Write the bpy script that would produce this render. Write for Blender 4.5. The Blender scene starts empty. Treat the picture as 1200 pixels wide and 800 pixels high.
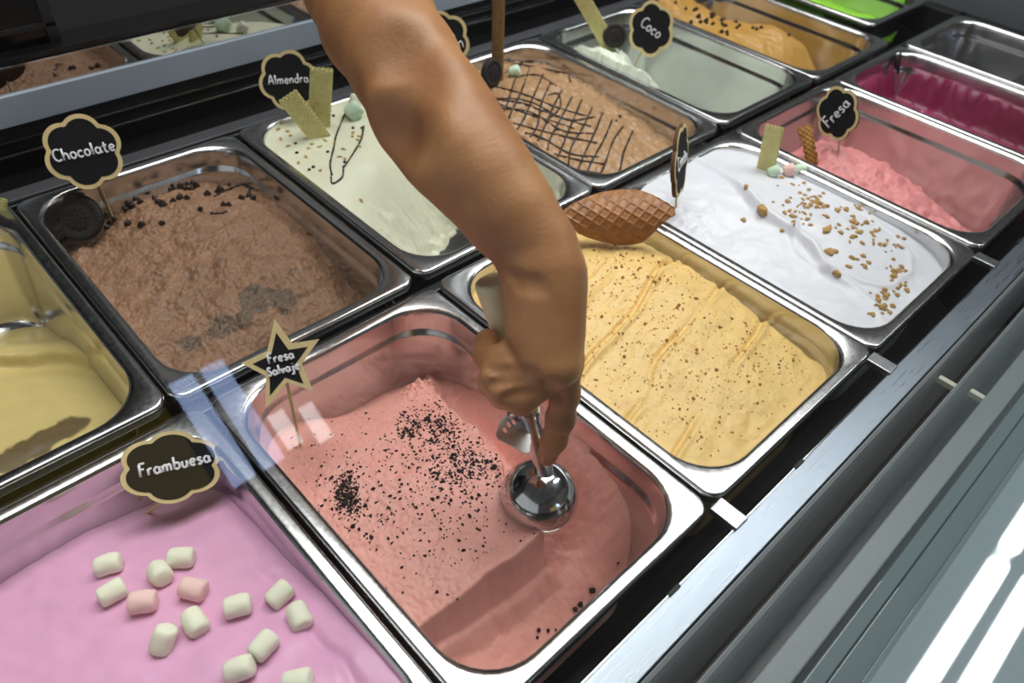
import bpy, bmesh, math, random
import numpy as np
from mathutils import Vector, Matrix

random.seed(7)
RNG = np.random.default_rng(11)
SC = bpy.context.scene
COL = SC.collection

# ------------------------------------------------------------------ camera
CAM_R = np.array([[0.72238898, -0.68792972, 0.07004892],
                  [-0.43947154, -0.53496088, -0.72158271],
                  [0.53387163, 0.4904789, -0.68877539]])
CAM_C = np.array([-0.35331, -0.10656, 0.46236])
FPX = 889.134
cam_data = bpy.data.cameras.new('camera')
cam_data.sensor_width = 36.0
cam_data.lens = 36.0 * FPX / 1200.0
cam_data.clip_start = 0.01
cam_data.dof.use_dof = True
cam_data.dof.focus_distance = 0.62
cam_data.dof.aperture_fstop = 7.0
cam = bpy.data.objects.new('camera', cam_data)
COL.objects.link(cam)
r0, r1, r2 = CAM_R
cam.matrix_world = Matrix(((r0[0], -r1[0], -r2[0], CAM_C[0]),
                           (r0[1], -r1[1], -r2[1], CAM_C[1]),
                           (r0[2], -r1[2], -r2[2], CAM_C[2]),
                           (0, 0, 0, 1)))
SC.camera = cam

# ------------------------------------------------------------------ world, lights, exposure
world = bpy.data.worlds.new('world')
SC.world = world
world.use_nodes = True
bg = world.node_tree.nodes['Background']
bg.inputs[0].default_value = (0.95, 0.97, 1.0, 1)
bg.inputs[1].default_value = 0.35


def area_light(name, loc, rot, sx, sy, power, color):
    d = bpy.data.lights.new(name, 'AREA')
    d.shape = 'RECTANGLE'
    d.size, d.size_y = sx, sy
    d.energy = power
    d.color = color
    o = bpy.data.objects.new(name, d)
    o.location = loc
    o.rotation_euler = rot
    COL.objects.link(o)
    return o


area_light('ceiling_lights_offscreen', (1.0, 0.75, 2.58), (0, 0, 0), 3.2, 1.6, 75, (1.0, 0.98, 0.95))

SC.view_settings.view_transform = 'Standard'
SC.view_settings.look = 'None'
SC.view_settings.gamma = 1.0
SC.view_settings.use_curve_mapping = False
SC.view_settings.exposure = 0.55
SC.cycles.max_bounces = 8
SC.cycles.transparent_max_bounces = 8
SC.cycles.sample_clamp_indirect = 6.0


# ------------------------------------------------------------------ geometry of the view (turns a photo point into a place)
def ray(px, py):
    return CAM_R.T @ np.array([(px - 600) / FPX, (py - 400) / FPX, 1.0])


def at(px, py, z=0.0):
    d = ray(px, py)
    return CAM_C + d * (z - CAM_C[2]) / d[2]


def dep(px, py, t):
    return CAM_C + ray(px, py) * t


def depth_of(P):
    return float((CAM_R @ (np.asarray(P, float) - CAM_C))[2])


def above(B, px, py):
    """place on the line of sight that is closest to straight above B"""
    d = ray(px, py)
    k = np.array([B[0] - CAM_C[0], B[1] - CAM_C[1]])
    t = (k @ d[:2]) / (d[:2] @ d[:2])
    return CAM_C + d * t


CAM_RIGHT, CAM_UP, CAM_FWD = CAM_R[0], -CAM_R[1], CAM_R[2]


# ------------------------------------------------------------------ helpers
def norm(v):
    v = np.asarray(v, float)
    return v / np.linalg.norm(v)


def srgb(r, g, b):
    def f(c):
        c /= 255.0
        return c / 12.92 if c <= 0.04045 else ((c + 0.055) / 1.055) ** 2.4
    return (f(r), f(g), f(b), 1.0)


def mesh_from(name, verts, faces, smooth=True):
    me = bpy.data.meshes.new(name)
    me.from_pydata([tuple(map(float, v)) for v in verts], [], [tuple(map(int, f)) for f in faces])
    me.update()
    if smooth:
        me.polygons.foreach_set('use_smooth', [True] * len(me.polygons))
    return me


def link(name, me, mat=None, parent=None, label=None, cat=None, group=None, kind=None):
    o = bpy.data.objects.new(name, me)
    COL.objects.link(o)
    if mat is not None and me is not None and len(me.materials) == 0:
        me.materials.append(mat)
    if parent is not None:
        o.parent = parent
        o.matrix_parent_inverse = Matrix.Translation(-parent.location)
    if label:
        o['label'] = label
    if cat:
        o['category'] = cat
    if group:
        o['group'] = group
    if kind:
        o['kind'] = kind
    return o


def empty(name, loc, label=None, cat=None, group=None, kind=None):
    o = link(name, None, None, None, label, cat, group, kind)
    o.location = tuple(map(float, loc))
    o.empty_display_size = 0.02
    return o


def box_mesh(name, x0, x1, y0, y1, z0, z1, bev=0.0):
    bm = bmesh.new()
    bmesh.ops.create_cube(bm, size=1.0)
    for v in bm.verts:
        v.co = Vector(((x0 + x1) / 2 + v.co.x * (x1 - x0), (y0 + y1) / 2 + v.co.y * (y1 - y0),
                       (z0 + z1) / 2 + v.co.z * (z1 - z0)))
    if bev > 0:
        bmesh.ops.bevel(bm, geom=list(bm.edges), offset=bev, segments=2, affect='EDGES', profile=0.6)
    me = bpy.data.meshes.new(name)
    bm.to_mesh(me)
    bm.free()
    return me


def extrude_profile(name, prof, x0, x1, closed=False):
    """prof: (y,z) points swept along X"""
    n = len(prof)
    vs = [(x0, y, z) for y, z in prof] + [(x1, y, z) for y, z in prof]
    fs = [(i, i + 1, n + i + 1, n + i) for i in range(n - 1)]
    if closed:
        fs.append((n - 1, 0, n, 2 * n - 1))
        fs.append(tuple(range(n))[::-1])
        fs.append(tuple(range(n, 2 * n)))
    return mesh_from(name, vs, fs, False)


def catmull(pts, per=6):
    P = np.asarray(pts, float)
    if len(P) < 3:
        return P
    Q = np.vstack([2 * P[0] - P[1], P, 2 * P[-1] - P[-2]])
    out = []
    for i in range(1, len(Q) - 2):
        for t in np.linspace(0, 1, per, endpoint=False):
            a, b, c, d = Q[i - 1], Q[i], Q[i + 1], Q[i + 2]
            out.append(0.5 * (2 * b + (c - a) * t + (2 * a - 5 * b + 4 * c - d) * t * t + (3 * b - a - 3 * c + d) * t ** 3))
    out.append(P[-1])
    return np.array(out)


def tube_data(path, rad, n=6, up=(0.3, 0.2, 1.0)):
    P = np.asarray(path, float)
    R = np.broadcast_to(np.asarray(rad, float), (len(P),))
    T = np.gradient(P, axis=0)
    vs, fs = [], []
    prev = None
    for i in range(len(P)):
        t = norm(T[i] + 1e-12)
        u = np.asarray(up, float) if prev is None else prev
        a = u - t * (u @ t)
        if np.linalg.norm(a) < 1e-6:
            a = np.cross(t, (1, 0.1, 0))
        a = norm(a)
        prev = a
        b = np.cross(t, a)
        for k in range(n):
            th = 2 * math.pi * k / n
            vs.append(P[i] + R[i] * (math.cos(th) * a + math.sin(th) * b))
    for i in range(len(P) - 1):
        for k in range(n):
            fs.append((i * n + k, i * n + (k + 1) % n, (i + 1) * n + (k + 1) % n, (i + 1) * n + k))
    fs.append(tuple(range(n))[::-1])
    fs.append(tuple((len(P) - 1) * n + k for k in range(n)))
    return vs, fs


def join_data(parts):
    vs, fs = [], []
    for v, f in parts:
        o = len(vs)
        vs += list(v)
        fs += [tuple(i + o for i in q) for q in f]
    return vs, fs


def lathe_data(prof, origin, axis, n=32):
    """prof: (r, s) along axis"""
    axis = norm(axis)
    a = norm(np.cross(axis, (0.31, 0.87, 0.2)))
    b = np.cross(axis, a)
    vs, fs = [], []
    for r, s in prof:
        for k in range(n):
            th = 2 * math.pi * k / n
            vs.append(np.asarray(origin) + axis * s + r * (math.cos(th) * a + math.sin(th) * b))
    m = len(prof)
    for i in range(m - 1):
        for k in range(n):
            fs.append((i * n + k, i * n + (k + 1) % n, (i + 1) * n + (k + 1) % n, (i + 1) * n + k))
    if prof[0][0] > 0:
        fs.append(tuple(range(n))[::-1])
    if prof[-1][0] > 0:
        fs.append(tuple((m - 1) * n + k for k in range(n)))
    return vs, fs


# noise -------------------------------------------------------------
PERM = RNG.permutation(512)
PERM = np.concatenate([PERM, PERM, PERM])
GR = RNG.uniform(0, 2 * math.pi, 1536)
GX, GY = np.cos(GR), np.sin(GR)


def pnoise(x, y):
    x, y = np.asarray(x, float), np.asarray(y, float)
    xi, yi = np.floor(x).astype(int), np.floor(y).astype(int)
    xf, yf = x - xi, y - yi
    xi, yi = xi & 255, yi & 255
    u, v = xf ** 3 * (xf * (xf * 6 - 15) + 10), yf ** 3 * (yf * (yf * 6 - 15) + 10)

    def g(ix, iy, dx, dy):
        h = PERM[PERM[ix & 255] + (iy & 255)]
        return GX[h] * dx + GY[h] * dy
    a, b = g(xi, yi, xf, yf), g(xi + 1, yi, xf - 1, yf)
    c, d = g(xi, yi + 1, xf, yf - 1), g(xi + 1, yi + 1, xf - 1, yf - 1)
    return (a + u * (b - a)) * (1 - v) + (c + u * (d - c)) * v


def fbm(x, y, f, o=4, s=0.0):
    r, a = 0, 1.0
    for i in range(o):
        r = r + a * pnoise(x * f + 17.3 * i + s, y * f + 9.1 * i - s)
        f *= 2.03
        a *= 0.5
    return r


def ridged(x, y, f, o=3, s=0.0):
    r, a = 0, 1.0
    for i in range(o):
        r = r + a * (1 - 2 * np.abs(pnoise(x * f + 31 * i + s, y * f - 7 * i + s)))
        f *= 2.1
        a *= 0.5
    return r


def sstep(a, b, x):
    t = np.clip((x - a) / (b - a), 0, 1)
    return t * t * (3 - 2 * t)


def gauss(x, y, cx, cy, rx, ry=None, ang=0.0):
    ry = ry or rx
    c, s = math.cos(ang), math.sin(ang)
    u, v = (x - cx) * c + (y - cy) * s, -(x - cx) * s + (y - cy) * c
    return np.exp(-(u / rx) ** 2 - (v / ry) ** 2)


class TPS:
    def __init__(self, pts):
        P = np.asarray(pts, float)
        self.xy = P[:, :2]
        n = len(P)
        d = np.linalg.norm(self.xy[:, None] - self.xy[None], axis=2)
        K = np.where(d > 0, d * d * np.log(d + 1e-12), 0) + 1e-7 * np.eye(n)
        M = np.zeros((n + 3, n + 3))
        M[:n, :n] = K
        M[:n, n] = 1
        M[:n, n + 1:] = self.xy
        M[n:, :n] = M[:n, n:].T
        self.w = np.linalg.solve(M, np.r_[P[:, 2], 0, 0, 0])

    def __call__(self, x, y):
        x, y = np.asarray(x, float), np.asarray(y, float)
        r = self.w[-3] + self.w[-2] * x + self.w[-1] * y
        for (cx, cy), w in zip(self.xy, self.w[:-3]):
            d2 = (x - cx) ** 2 + (y - cy) ** 2
            r = r + w * 0.5 * d2 * np.log(d2 + 1e-12)
        return r


# ------------------------------------------------------------------ materials
def new_mat(name):
    m = bpy.data.materials.new(name)
    m.use_nodes = True
    nt = m.node_tree
    b = nt.nodes['Principled BSDF']
    return m, nt, b


def plain(name, col, rough=0.5, metal=0.0, noise=0.0, nscale=40.0, bump=0.0, bscale=200.0, coat=0.0, sss=0.0, spec=0.5):
    m, nt, b = new_mat(name)
    b.inputs['Base Color'].default_value = col
    b.inputs['Roughness'].default_value = rough
    b.inputs['Metallic'].default_value = metal
    b.inputs['Coat Weight'].default_value = coat
    b.inputs['Specular IOR Level'].default_value = spec
    if sss:
        b.inputs['Subsurface Weight'].default_value = sss
        b.inputs['Subsurface Radius'].default_value = (0.006, 0.004, 0.003)
        b.inputs['Subsurface Scale'].default_value = 1.0
    tc = nt.nodes.new('ShaderNodeTexCoord')
    if noise:
        n = nt.nodes.new('ShaderNodeTexNoise')
        n.inputs['Scale'].default_value = nscale
        n.inputs['Detail'].default_value = 5
        nt.links.new(tc.outputs['Object'], n.inputs['Vector'])
        r = nt.nodes.new('ShaderNodeMapRange')
        r.inputs['From Min'].default_value = 0.3
        r.inputs['From Max'].default_value = 0.7
        r.inputs['To Min'].default_value = 1 - noise
        r.inputs['To Max'].default_value = 1 + noise
        nt.links.new(n.outputs['Fac'], r.inputs['Value'])
        mx = nt.nodes.new('ShaderNodeVectorMath')
        mx.operation = 'SCALE'
        mx.inputs[0].default_value = col[:3]
        nt.links.new(r.outputs['Result'], mx.inputs['Scale'])
        nt.links.new(mx.outputs['Vector'], b.inputs['Base Color'])
    if bump:
        n = nt.nodes.new('ShaderNodeTexNoise')
        n.inputs['Scale'].default_value = bscale
        n.inputs['Detail'].default_value = 6
        nt.links.new(tc.outputs['Object'], n.inputs['Vector'])
        bp = nt.nodes.new('ShaderNodeBump')
        bp.inputs['Strength'].default_value = bump
        bp.inputs['Distance'].default_value = 0.001
        nt.links.new(n.outputs['Fac'], bp.inputs['Height'])
        nt.links.new(bp.outputs['Normal'], b.inputs['Normal'])
    return m


def steel(name, col=(0.62, 0.63, 0.64, 1), rough=0.2, stretch=(4, 90, 90)):
    m, nt, b = new_mat(name)
    b.inputs['Base Color'].default_value = col
    b.inputs['Metallic'].default_value = 1.0
    tc = nt.nodes.new('ShaderNodeTexCoord')
    mp = nt.nodes.new('ShaderNodeMapping')
    mp.inputs['Scale'].default_value = stretch
    n = nt.nodes.new('ShaderNodeTexNoise')
    n.inputs['Scale'].default_value = 6
    n.inputs['Detail'].default_value = 6
    nt.links.new(tc.outputs['Object'], mp.inputs['Vector'])
    nt.links.new(mp.outputs['Vector'], n.inputs['Vector'])
    r = nt.nodes.new('ShaderNodeMapRange')
    r.inputs['To Min'].default_value = rough * 0.6
    r.inputs['To Max'].default_value = rough * 1.5
    nt.links.new(n.outputs['Fac'], r.inputs['Value'])
    nt.links.new(r.outputs['Result'], b.inputs['Roughness'])
    bp = nt.nodes.new('ShaderNodeBump')
    bp.inputs['Strength'].default_value = 0.06 if max(stretch) < 100 else 0.015
    bp.inputs['Distance'].default_value = 0.001
    nt.links.new(n.outputs['Fac'], bp.inputs['Height'])
    nt.links.new(bp.outputs['Normal'], b.inputs['Normal'])
    return m


def cream(name, c0, c1, rough=0.45, bump=0.35, bscale=260.0, var=0.08, sss=0.25):
    """ice cream: c0 and c1 are mixed by the mesh attribute 'tone'"""
    m, nt, b = new_mat(name)
    b.inputs['Roughness'].default_value = rough
    b.inputs['Subsurface Weight'].default_value = sss
    b.inputs['Subsurface Radius'].default_value = (0.007, 0.004, 0.003)
    b.inputs['Subsurface Scale'].default_value = 0.8
    at_ = nt.nodes.new('ShaderNodeAttribute')
    at_.attribute_name = 'tone'
    mix = nt.nodes.new('ShaderNodeMix')
    mix.data_type = 'RGBA'
    mix.inputs['A'].default_value = c0
    mix.inputs['B'].default_value = c1
    nt.links.new(at_.outputs['Fac'], mix.inputs['Factor'])
    tc = nt.nodes.new('ShaderNodeTexCoord')
    n = nt.nodes.new('ShaderNodeTexNoise')
    n.inputs['Scale'].default_value = 55
    n.inputs['Detail'].default_value = 7
    nt.links.new(tc.outputs['Object'], n.inputs['Vector'])
    r = nt.nodes.new('ShaderNodeMapRange')
    r.inputs['From Min'].default_value = 0.3
    r.inputs['From Max'].default_value = 0.7
    r.inputs['To Min'].default_value = 1 - var
    r.inputs['To Max'].default_value = 1 + var
    nt.links.new(n.outputs['Fac'], r.inputs['Value'])
    sc_ = nt.nodes.new('ShaderNodeVectorMath')
    sc_.operation = 'SCALE'
    nt.links.new(mix.outputs['Result'], sc_.inputs[0])
    nt.links.new(r.outputs['Result'], sc_.inputs['Scale'])
    nt.links.new(sc_.outputs['Vector'], b.inputs['Base Color'])
    n2 = nt.nodes.new('ShaderNodeTexNoise')
    n2.inputs['Scale'].default_value = bscale
    n2.inputs['Detail'].default_value = 5
    n2.inputs['Roughness'].default_value = 0.6
    nt.links.new(tc.outputs['Object'], n2.inputs['Vector'])
    bp = nt.nodes.new('ShaderNodeBump')
    bp.inputs['Strength'].default_value = bump
    bp.inputs['Distance'].default_value = 0.0012
    nt.links.new(n2.outputs['Fac'], bp.inputs['Height'])
    nt.links.new(bp.outputs['Normal'], b.inputs['Normal'])
    return m


def emitter(name, col, strength):
    m, nt, b = new_mat(name)
    b.inputs['Base Color'].default_value = (0.9, 0.9, 0.9, 1)
    b.inputs['Emission Color'].default_value = col
    b.inputs['Emission Strength'].default_value = strength
    return m


M_PAN = steel('pan_steel', (0.60, 0.60, 0.60, 1), 0.17, (30, 30, 30))
M_RIM = steel('pan_rim_steel', (0.64, 0.645, 0.65, 1), 0.2, (40, 40, 40))
M_RAIL = steel('rail_steel', (0.34, 0.38, 0.44, 1), 0.3, (3, 120, 120))
M_SLAT = plain('slat_grey', srgb(168, 174, 178), 0.3, 0.0, 0.03, 30)
M_LEDGE = plain('ledge_grey', srgb(116, 131, 135), 0.012, 0.0, 0.0, 10, 0, 200, 0.3)
M_LEDGE2 = plain('ledge_band', srgb(126, 134, 137), 0.35, 0.1)
M_BLACK = plain('black_plastic', srgb(14, 14, 16), 0.28, 0.0, 0.1, 30)
M_GROOVE = plain('black_rubber', srgb(20, 22, 24), 0.6)
M_BACKPANEL = plain('pale_blue_panel', srgb(186, 200, 216), 0.35)
M_DOOR = plain('dark_glass_door', srgb(12, 13, 18), 0.12)
M_DOORFRAME = plain('dark_door_frame', srgb(58, 60, 64), 0.3, 0.6)
M_CHROME = steel('chrome', (0.82, 0.82, 0.83, 1), 0.09, (50, 50, 50))
M_CHALK = plain('chalkboard', srgb(24, 24, 27), 0.75, 0, 0.15, 150, spec=0.2)
M_WOOD = plain('plywood', srgb(226, 205, 150), 0.6, 0, 0.08, 80)
M_WOODEDGE = plain('burnt_wood_edge', srgb(92, 60, 34), 0.7)
M_WHITEINK = plain('white_ink', srgb(238, 240, 246), 0.7)
M_WAFER = plain('pale_wafer', srgb(240, 232, 166), 0.7, 0, 0.07, 120)
M_DARKCHOC = plain('dark_chocolate', srgb(42, 24, 17), 0.4, 0, 0.2, 200)
M_CRUMB = plain('cookie_crumb', srgb(38, 31, 28), 0.85, 0, 0.35, 400)
M_COOKIE = plain('black_cookie', srgb(34, 29, 27), 0.75, 0, 0.25, 300, 0.5, 900)
M_NUT = plain('toasted_nut', srgb(186, 146, 82), 0.6, 0, 0.3, 300)
M_NUTD = plain('dark_nut', srgb(190, 134, 62), 0.6, 0, 0.3, 300)
M_CONE = plain('waffle_cone', srgb(156, 102, 52), 0.5, 0, 0.2, 60, 0.3, 500, 0.15)
M_ROLL = plain('rolled_wafer', srgb(140, 106, 58), 0.6, 0, 0.2, 120, 0.4, 600)
M_MARSH = plain('white_marshmallow', srgb(238, 240, 218), 0.75, 0, 0.03, 60, 0.15, 900, sss=0.3)
M_MARSHP = plain('pink_marshmallow', srgb(244, 208, 204), 0.75, 0, 0.03, 60, 0.15, 900, sss=0.3)
M_MARSHG = plain('mint_marshmallow', srgb(212, 236, 212), 0.75, 0, 0.03, 60, 0.15, 900, sss=0.3)
M_HANDLE = plain('ivory_plastic', srgb(232, 226, 186), 0.35, 0, 0.03, 50, coat=0.2)
M_SKIN = None


# ------------------------------------------------------------------ room setting
floor = link('floor', box_mesh('floor', -3.5, 4.5, -3.5, 4.0, -1.02, -1.0), plain('floor_tile', srgb(150, 146, 140), 0.4, 0, 0.06, 4), kind='structure')
ceiling = link('ceiling', box_mesh('ceiling', -3.5, 4.5, -3.5, 4.0, 2.6, 2.64), plain('ceiling_grey', srgb(150, 152, 154), 0.8), kind='structure')
wall = link('wall_back', box_mesh('wall_back', -3.5, 4.5, 2.0, 2.06, -1.0, 2.6), plain('wall_grey', srgb(38, 37, 40), 0.7, 0, 0.05, 3), kind='structure')

wallf = link('wall_front', box_mesh('wall_front', -3.5, 4.5, -2.74, -2.68, -1.0, 2.6), plain('wall_front_grey', srgb(92, 90, 88), 0.7, 0, 0.05, 3), kind='structure')
link('wall_right', box_mesh('wall_right', 4.4, 4.46, -2.7, 2.0, -1.0, 2.6), plain('wall_right_grey', srgb(60, 58, 58), 0.7, 0, 0.05, 3), kind='structure')
# shop window opposite the counter, seen as blue and white rectangles reflected in the front glass
win = empty('window_front_offscreen', (0.0, -2.67, 0.2), kind='structure')
M_WFRAME = plain('window_frame_dark', srgb(40, 34, 34), 0.5)
link('window_frame', box_mesh('window_frame', -0.95, 0.62, -2.685, -2.66, 0.18, 1.16, 0.005), M_WFRAME, win)
link('added_yellow_blind', box_mesh('added_yellow_blind', -0.88, 0.10, -2.66, -2.645, 0.24, 0.98, 0.002), plain('added_yellow_blind_cloth', srgb(222, 196, 96), 0.8), win)  # made-up blind, added to give a yellow reflection in the front glass
for i_, (xa_, xb_, za_, zb_) in enumerate(((0.15, 0.24, 0.60, 1.05), (0.27, 0.36, 0.60, 1.05), (0.385, 0.45, 0.62, 0.77), (0.50, 0.56, 0.58, 0.74))):
    link('pane_offscreen', box_mesh('pane', xa_, xb_, -2.66, -2.65, za_, zb_, 0.002), emitter('daylit_pane_%d' % i_, (0.42, 0.58, 1.0, 1) if i_ < 2 else (0.9, 0.95, 1.0, 1), 3.4), win)

M_TUBE = emitter('lamp_tube', (0.93, 0.98, 1.0, 1), 21.0)
M_LAMPBODY = plain('lamp_body', srgb(225, 226, 228), 0.5)


def ceiling_lamp(x0, x1, y, i):
    z = 1.99
    root = empty('ceiling_lamp_offscreen', ((x0 + x1) / 2, y, 1.95), 'white tube lamp hung under the shop ceiling above the counter', 'lamp', 'ceiling tube lamps over the ice cream counter')
    link('lamp_housing', box_mesh('lamp_housing', x0 - 0.02, x1 + 0.02, y - 0.03, y + 0.03, 2.025, 2.062, 0.004), M_LAMPBODY, root)
    for xr in (x0 + 0.1, x1 - 0.1):
        link('hanging_rod', box_mesh('hanging_rod', xr - 0.003, xr + 0.003, y - 0.003, y + 0.003, 2.06, 2.6), M_LAMPBODY, root)
    r = 0.037
    prof = [(0.001, 0)] + [(r * math.sin(a), r * (1 - math.cos(a))) for a in np.linspace(0.15, math.pi / 2, 6)]
    L = x1 - x0
    prof += [(p[0], L - p[1]) for p in prof[::-1]]
    v, f = lathe_data(prof, (x0, y, z), (1, 0, 0), 20)
    link('lamp_tube_offscreen', mesh_from('lamp_tube', v, f), M_TUBE, root)


ceiling_lamp(1.40, 2.165, -0.415, 0)
ceiling_lamp(2.22, 2.985, -0.415, 1)
ceiling_lamp(1.42, 2.185, -0.535, 2)

# ------------------------------------------------------------------ display case
XA, XB = -0.75, 1.29
case = empty('display_case', (0.3, 0.35, -1.0), 'steel and black ice cream display counter holding two rows of pans', 'display case')
link('tub', extrude_profile('tub', [(-0.02, -0.03), (-0.018, -0.17), (0.8, -0.17), (0.8, -0.03)], XA, XB), M_BLACK, case)
link('cabinet_body', box_mesh('cabinet_body', XA, XB + 0.06, -0.30, 0.95, -1.0, -0.19, 0.004), plain('cabinet_white', srgb(200, 202, 205), 0.4), case)
# front rail: narrow steel angle with a folded lip
link('front_rail', extrude_profile('front_rail', [(-0.0205, -0.06), (-0.0205, -0.0035), (-0.0215, -0.0025), (-0.0425, -0.004), (-0.0435, -0.005), (-0.0445, -0.06)], XA, XB), M_RAIL, case)
link('rail_lip', extrude_profile('rail_lip', [(-0.0202, -0.006), (-0.0202, -0.0018), (-0.0210, -0.0018), (-0.0210, -0.006)], XA, XB, True), M_CHROME, case)
link('air_duct', extrude_profile('air_duct', [(-0.045, -0.05), (-0.047, -0.085), (-0.095, -0.085), (-0.096, -0.02)], XA, XB), M_BLACK, case)
# two curved air vent slats
for y0 in (-0.0445, -0.068):
    pr = [(y0, -0.004), (y0 - 0.0008, -0.003)]
    for t in np.linspace(0, 1, 7)[1:]:
        pr.append((y0 - 0.0008 - 0.0135 * t, -0.003 - 0.006 * t - 0.052 * t * t))
    back = [(a - 0.0005, b - 0.0016) for a, b in pr[::-1]]
    link('vent_slat', extrude_profile('vent_slat', pr + back, XA, XB, True), M_SLAT, case)
# slat brackets seen in the vent
for px, py in ((1110, 448), (1147, 464)):
    p = at(px, py, -0.012)
    link('slat_bracket', box_mesh('slat_bracket', p[0] - 0.003, p[0] + 0.003, p[1] - 0.010, p[1] + 0.008, -0.016, -0.010, 0.0008), plain('bracket_cream', srgb(214, 216, 196), 0.5), case)
# ledge: matte band, black groove, two glossy strips
link('ledge_band', box_mesh('ledge_band', XA, XB, -0.1085, -0.0915, -0.045, -0.001, 0.0012), M_LEDGE2, case)
link('ledge_groove', box_mesh('ledge_groove', XA, XB, -0.113, -0.1082, -0.045, -0.007), M_GROOVE, case)
link('groove_seal', extrude_profile('groove_seal', [(-0.1105 + 0.0012 * math.cos(a), -0.006 + 0.0012 * math.sin(a)) for a in np.linspace(0, 2 * math.pi, 9)[:-1]], XA, XB, True), M_GROOVE, case)
link('ledge_strip', box_mesh('ledge_strip', XA, XB, -0.1225, -0.113, -0.045, 0.0, 0.0006), M_LEDGE, case)
link('ledge_strip', box_mesh('ledge_strip', XA, XB, -0.1375, -0.1237, -0.045, 0.0, 0.0006), M_LEDGE, case)
link('ledge_strip', box_mesh('ledge_strip', XA, XB, -0.30, -0.1377, -0.045, 0.0, 0.0005), M_LEDGE, case)
link('ledge_core', box_mesh('ledge_core', XA, XB, -0.2995, -0.114, -0.19, -0.0452), M_GROOVE, case)
# pan clips between the front corners, small slots in the rail lip
for px, py in ((857, 603), (1036, 426), (1158, 305)):
    p = at(px, py, 0.0)
    link('pan_clip', box_mesh('pan_clip', p[0] - 0.0075, p[0] + 0.0075, -0.0225, 0.0015, -0.006, 0.0006, 0.001), plain('clip_steel', (0.42, 0.43, 0.45, 1), 0.3, 1.0, 0.1, 150), case)
for px, py in ((791, 690), (939, 543), (1192, 279)):
    p = at(px, py, 0.0)
    link('rail_slot', box_mesh('rail_slot', p[0] - 0.006, p[0] + 0.006, -0.0222, -0.0192, -0.0055, -0.0008, 0.0005), M_GROOVE, case)
# cross bars under the rims, between the rows and between the pans
link('row_bar', box_mesh('row_bar', XA, XB, 0.329, 0.340, -0.05, -0.012, 0.001), plain('bar_dark_steel', srgb(60, 62, 64), 0.3, 0.8), case)
# back shelf: dark slotted strip with thin bright edges
link('back_shelf', extrude_profile('back_shelf', [(0.694, -0.16), (0.694, -0.012), (0.70, -0.010), (0.70, -0.03), (0.80, -0.03)], XA, XB), M_BLACK, case)
link('back_edge_strip', box_mesh('back_edge_strip', XA, XB, 0.6945, 0.6975, -0.02, -0.006, 0.0006), M_CHROME, case)
link('back_shelf_strip', box_mesh('back_shelf_strip', XA, XB, 0.716, 0.738, -0.028, -0.012, 0.002), plain('shelf_strip_grey', srgb(92, 92, 96), 0.3, 0.5), case)
for z in (-0.006, 0.010):
    link('back_slot_trim', box_mesh('back_slot_trim', XA, XB, 0.794, 0.80, z - 0.0012, z + 0.0012, 0.0005), M_CHROME, case)
link('back_lower_wall', box_mesh('back_lower_wall', XA, XB, 0.80, 0.83, -0.17, 0.0245), M_BLACK, case)
link('back_panel', box_mesh('back_panel', XA, XB, 0.796, 0.83, 0.0245, 0.0575, 0.001), M_BACKPANEL, case)
M_MIRROR = plain('mirror_glass', (0.55, 0.55, 0.55, 1), 0.02, 1.0)
link('mirror_strip', box_mesh('mirror_strip', XA, XB, 0.80, 0.83, 0.0575, 0.084), M_MIRROR, case)
link('mirror_edge', box_mesh('mirror_edge', XA, XB, 0.7985, 0.83, 0.084, 0.0862, 0.0004), M_CHROME, case)
# sliding doors with an opening for the server
for x0, x1, y0 in ((-0.75, -0.12, 0.822), (0.42, 1.29, 0.805)):
    link('sliding_door', box_mesh('sliding_door', x0, x1, y0, y0 + 0.012, 0.0862, 0.60, 0.001), M_DOOR, case)
    link('door_frame', box_mesh('door_frame', x0, x1, y0 - 0.006, y0 + 0.016, 0.60, 0.625, 0.002), M_DOORFRAME, case)
    for xe in (x0, x1 - 0.012):
        link('door_frame', box_mesh('door_frame', xe, xe + 0.012, y0 - 0.003, y0 + 0.014, 0.0862, 0.60, 0.001), M_DOORFRAME, case)
    link('door_frame', box_mesh('door_frame', x0, x1, y0 - 0.003, y0 + 0.014, 0.108, 0.114, 0.001), M_DOORFRAME, case)
link('door_track', box_mesh('door_track', XA, XB, 0.803, 0.845, 0.0863, 0.092, 0.001), M_BLACK, case)
# end wall on the far side
link('end_panel', box_mesh('end_panel', XB, XB + 0.03, -0.1, 0.83, -0.17, 0.16, 0.002), plain('end_panel_grey', srgb(120, 126, 134), 0.4), case)
link('end_gasket', box_mesh('end_gasket', XB - 0.035, XB, -0.02, 0.80, -0.06, -0.012, 0.002), M_GROOVE, case)

# sloping front glass between the customer and the pans
M_GLASS = bpy.data.materials.new('front_glass')
M_GLASS.use_nodes = True
_nt = M_GLASS.node_tree
_nt.nodes.remove(_nt.nodes['Principled BSDF'])
_tr = _nt.nodes.new('ShaderNodeBsdfTransparent')
_tr.inputs['Color'].default_value = (0.985, 0.995, 0.99, 1)
_gl = _nt.nodes.new('ShaderNodeBsdfGlossy')
_gl.inputs['Roughness'].default_value = 0.01
_fr = _nt.nodes.new('ShaderNodeFresnel')
_ge = _nt.nodes.new('ShaderNodeNewGeometry')
_ir = _nt.nodes.new('ShaderNodeMapRange')
_ir.inputs['To Min'].default_value = 1.5
_ir.inputs['To Max'].default_value = 1 / 1.5
_nt.links.new(_ge.outputs['Backfacing'], _ir.inputs['Value'])
_nt.links.new(_ir.outputs['Result'], _fr.inputs['IOR'])
_mx = _nt.nodes.new('ShaderNodeMixShader')
_nt.links.new(_fr.outputs[0], _mx.inputs[0])
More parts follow.
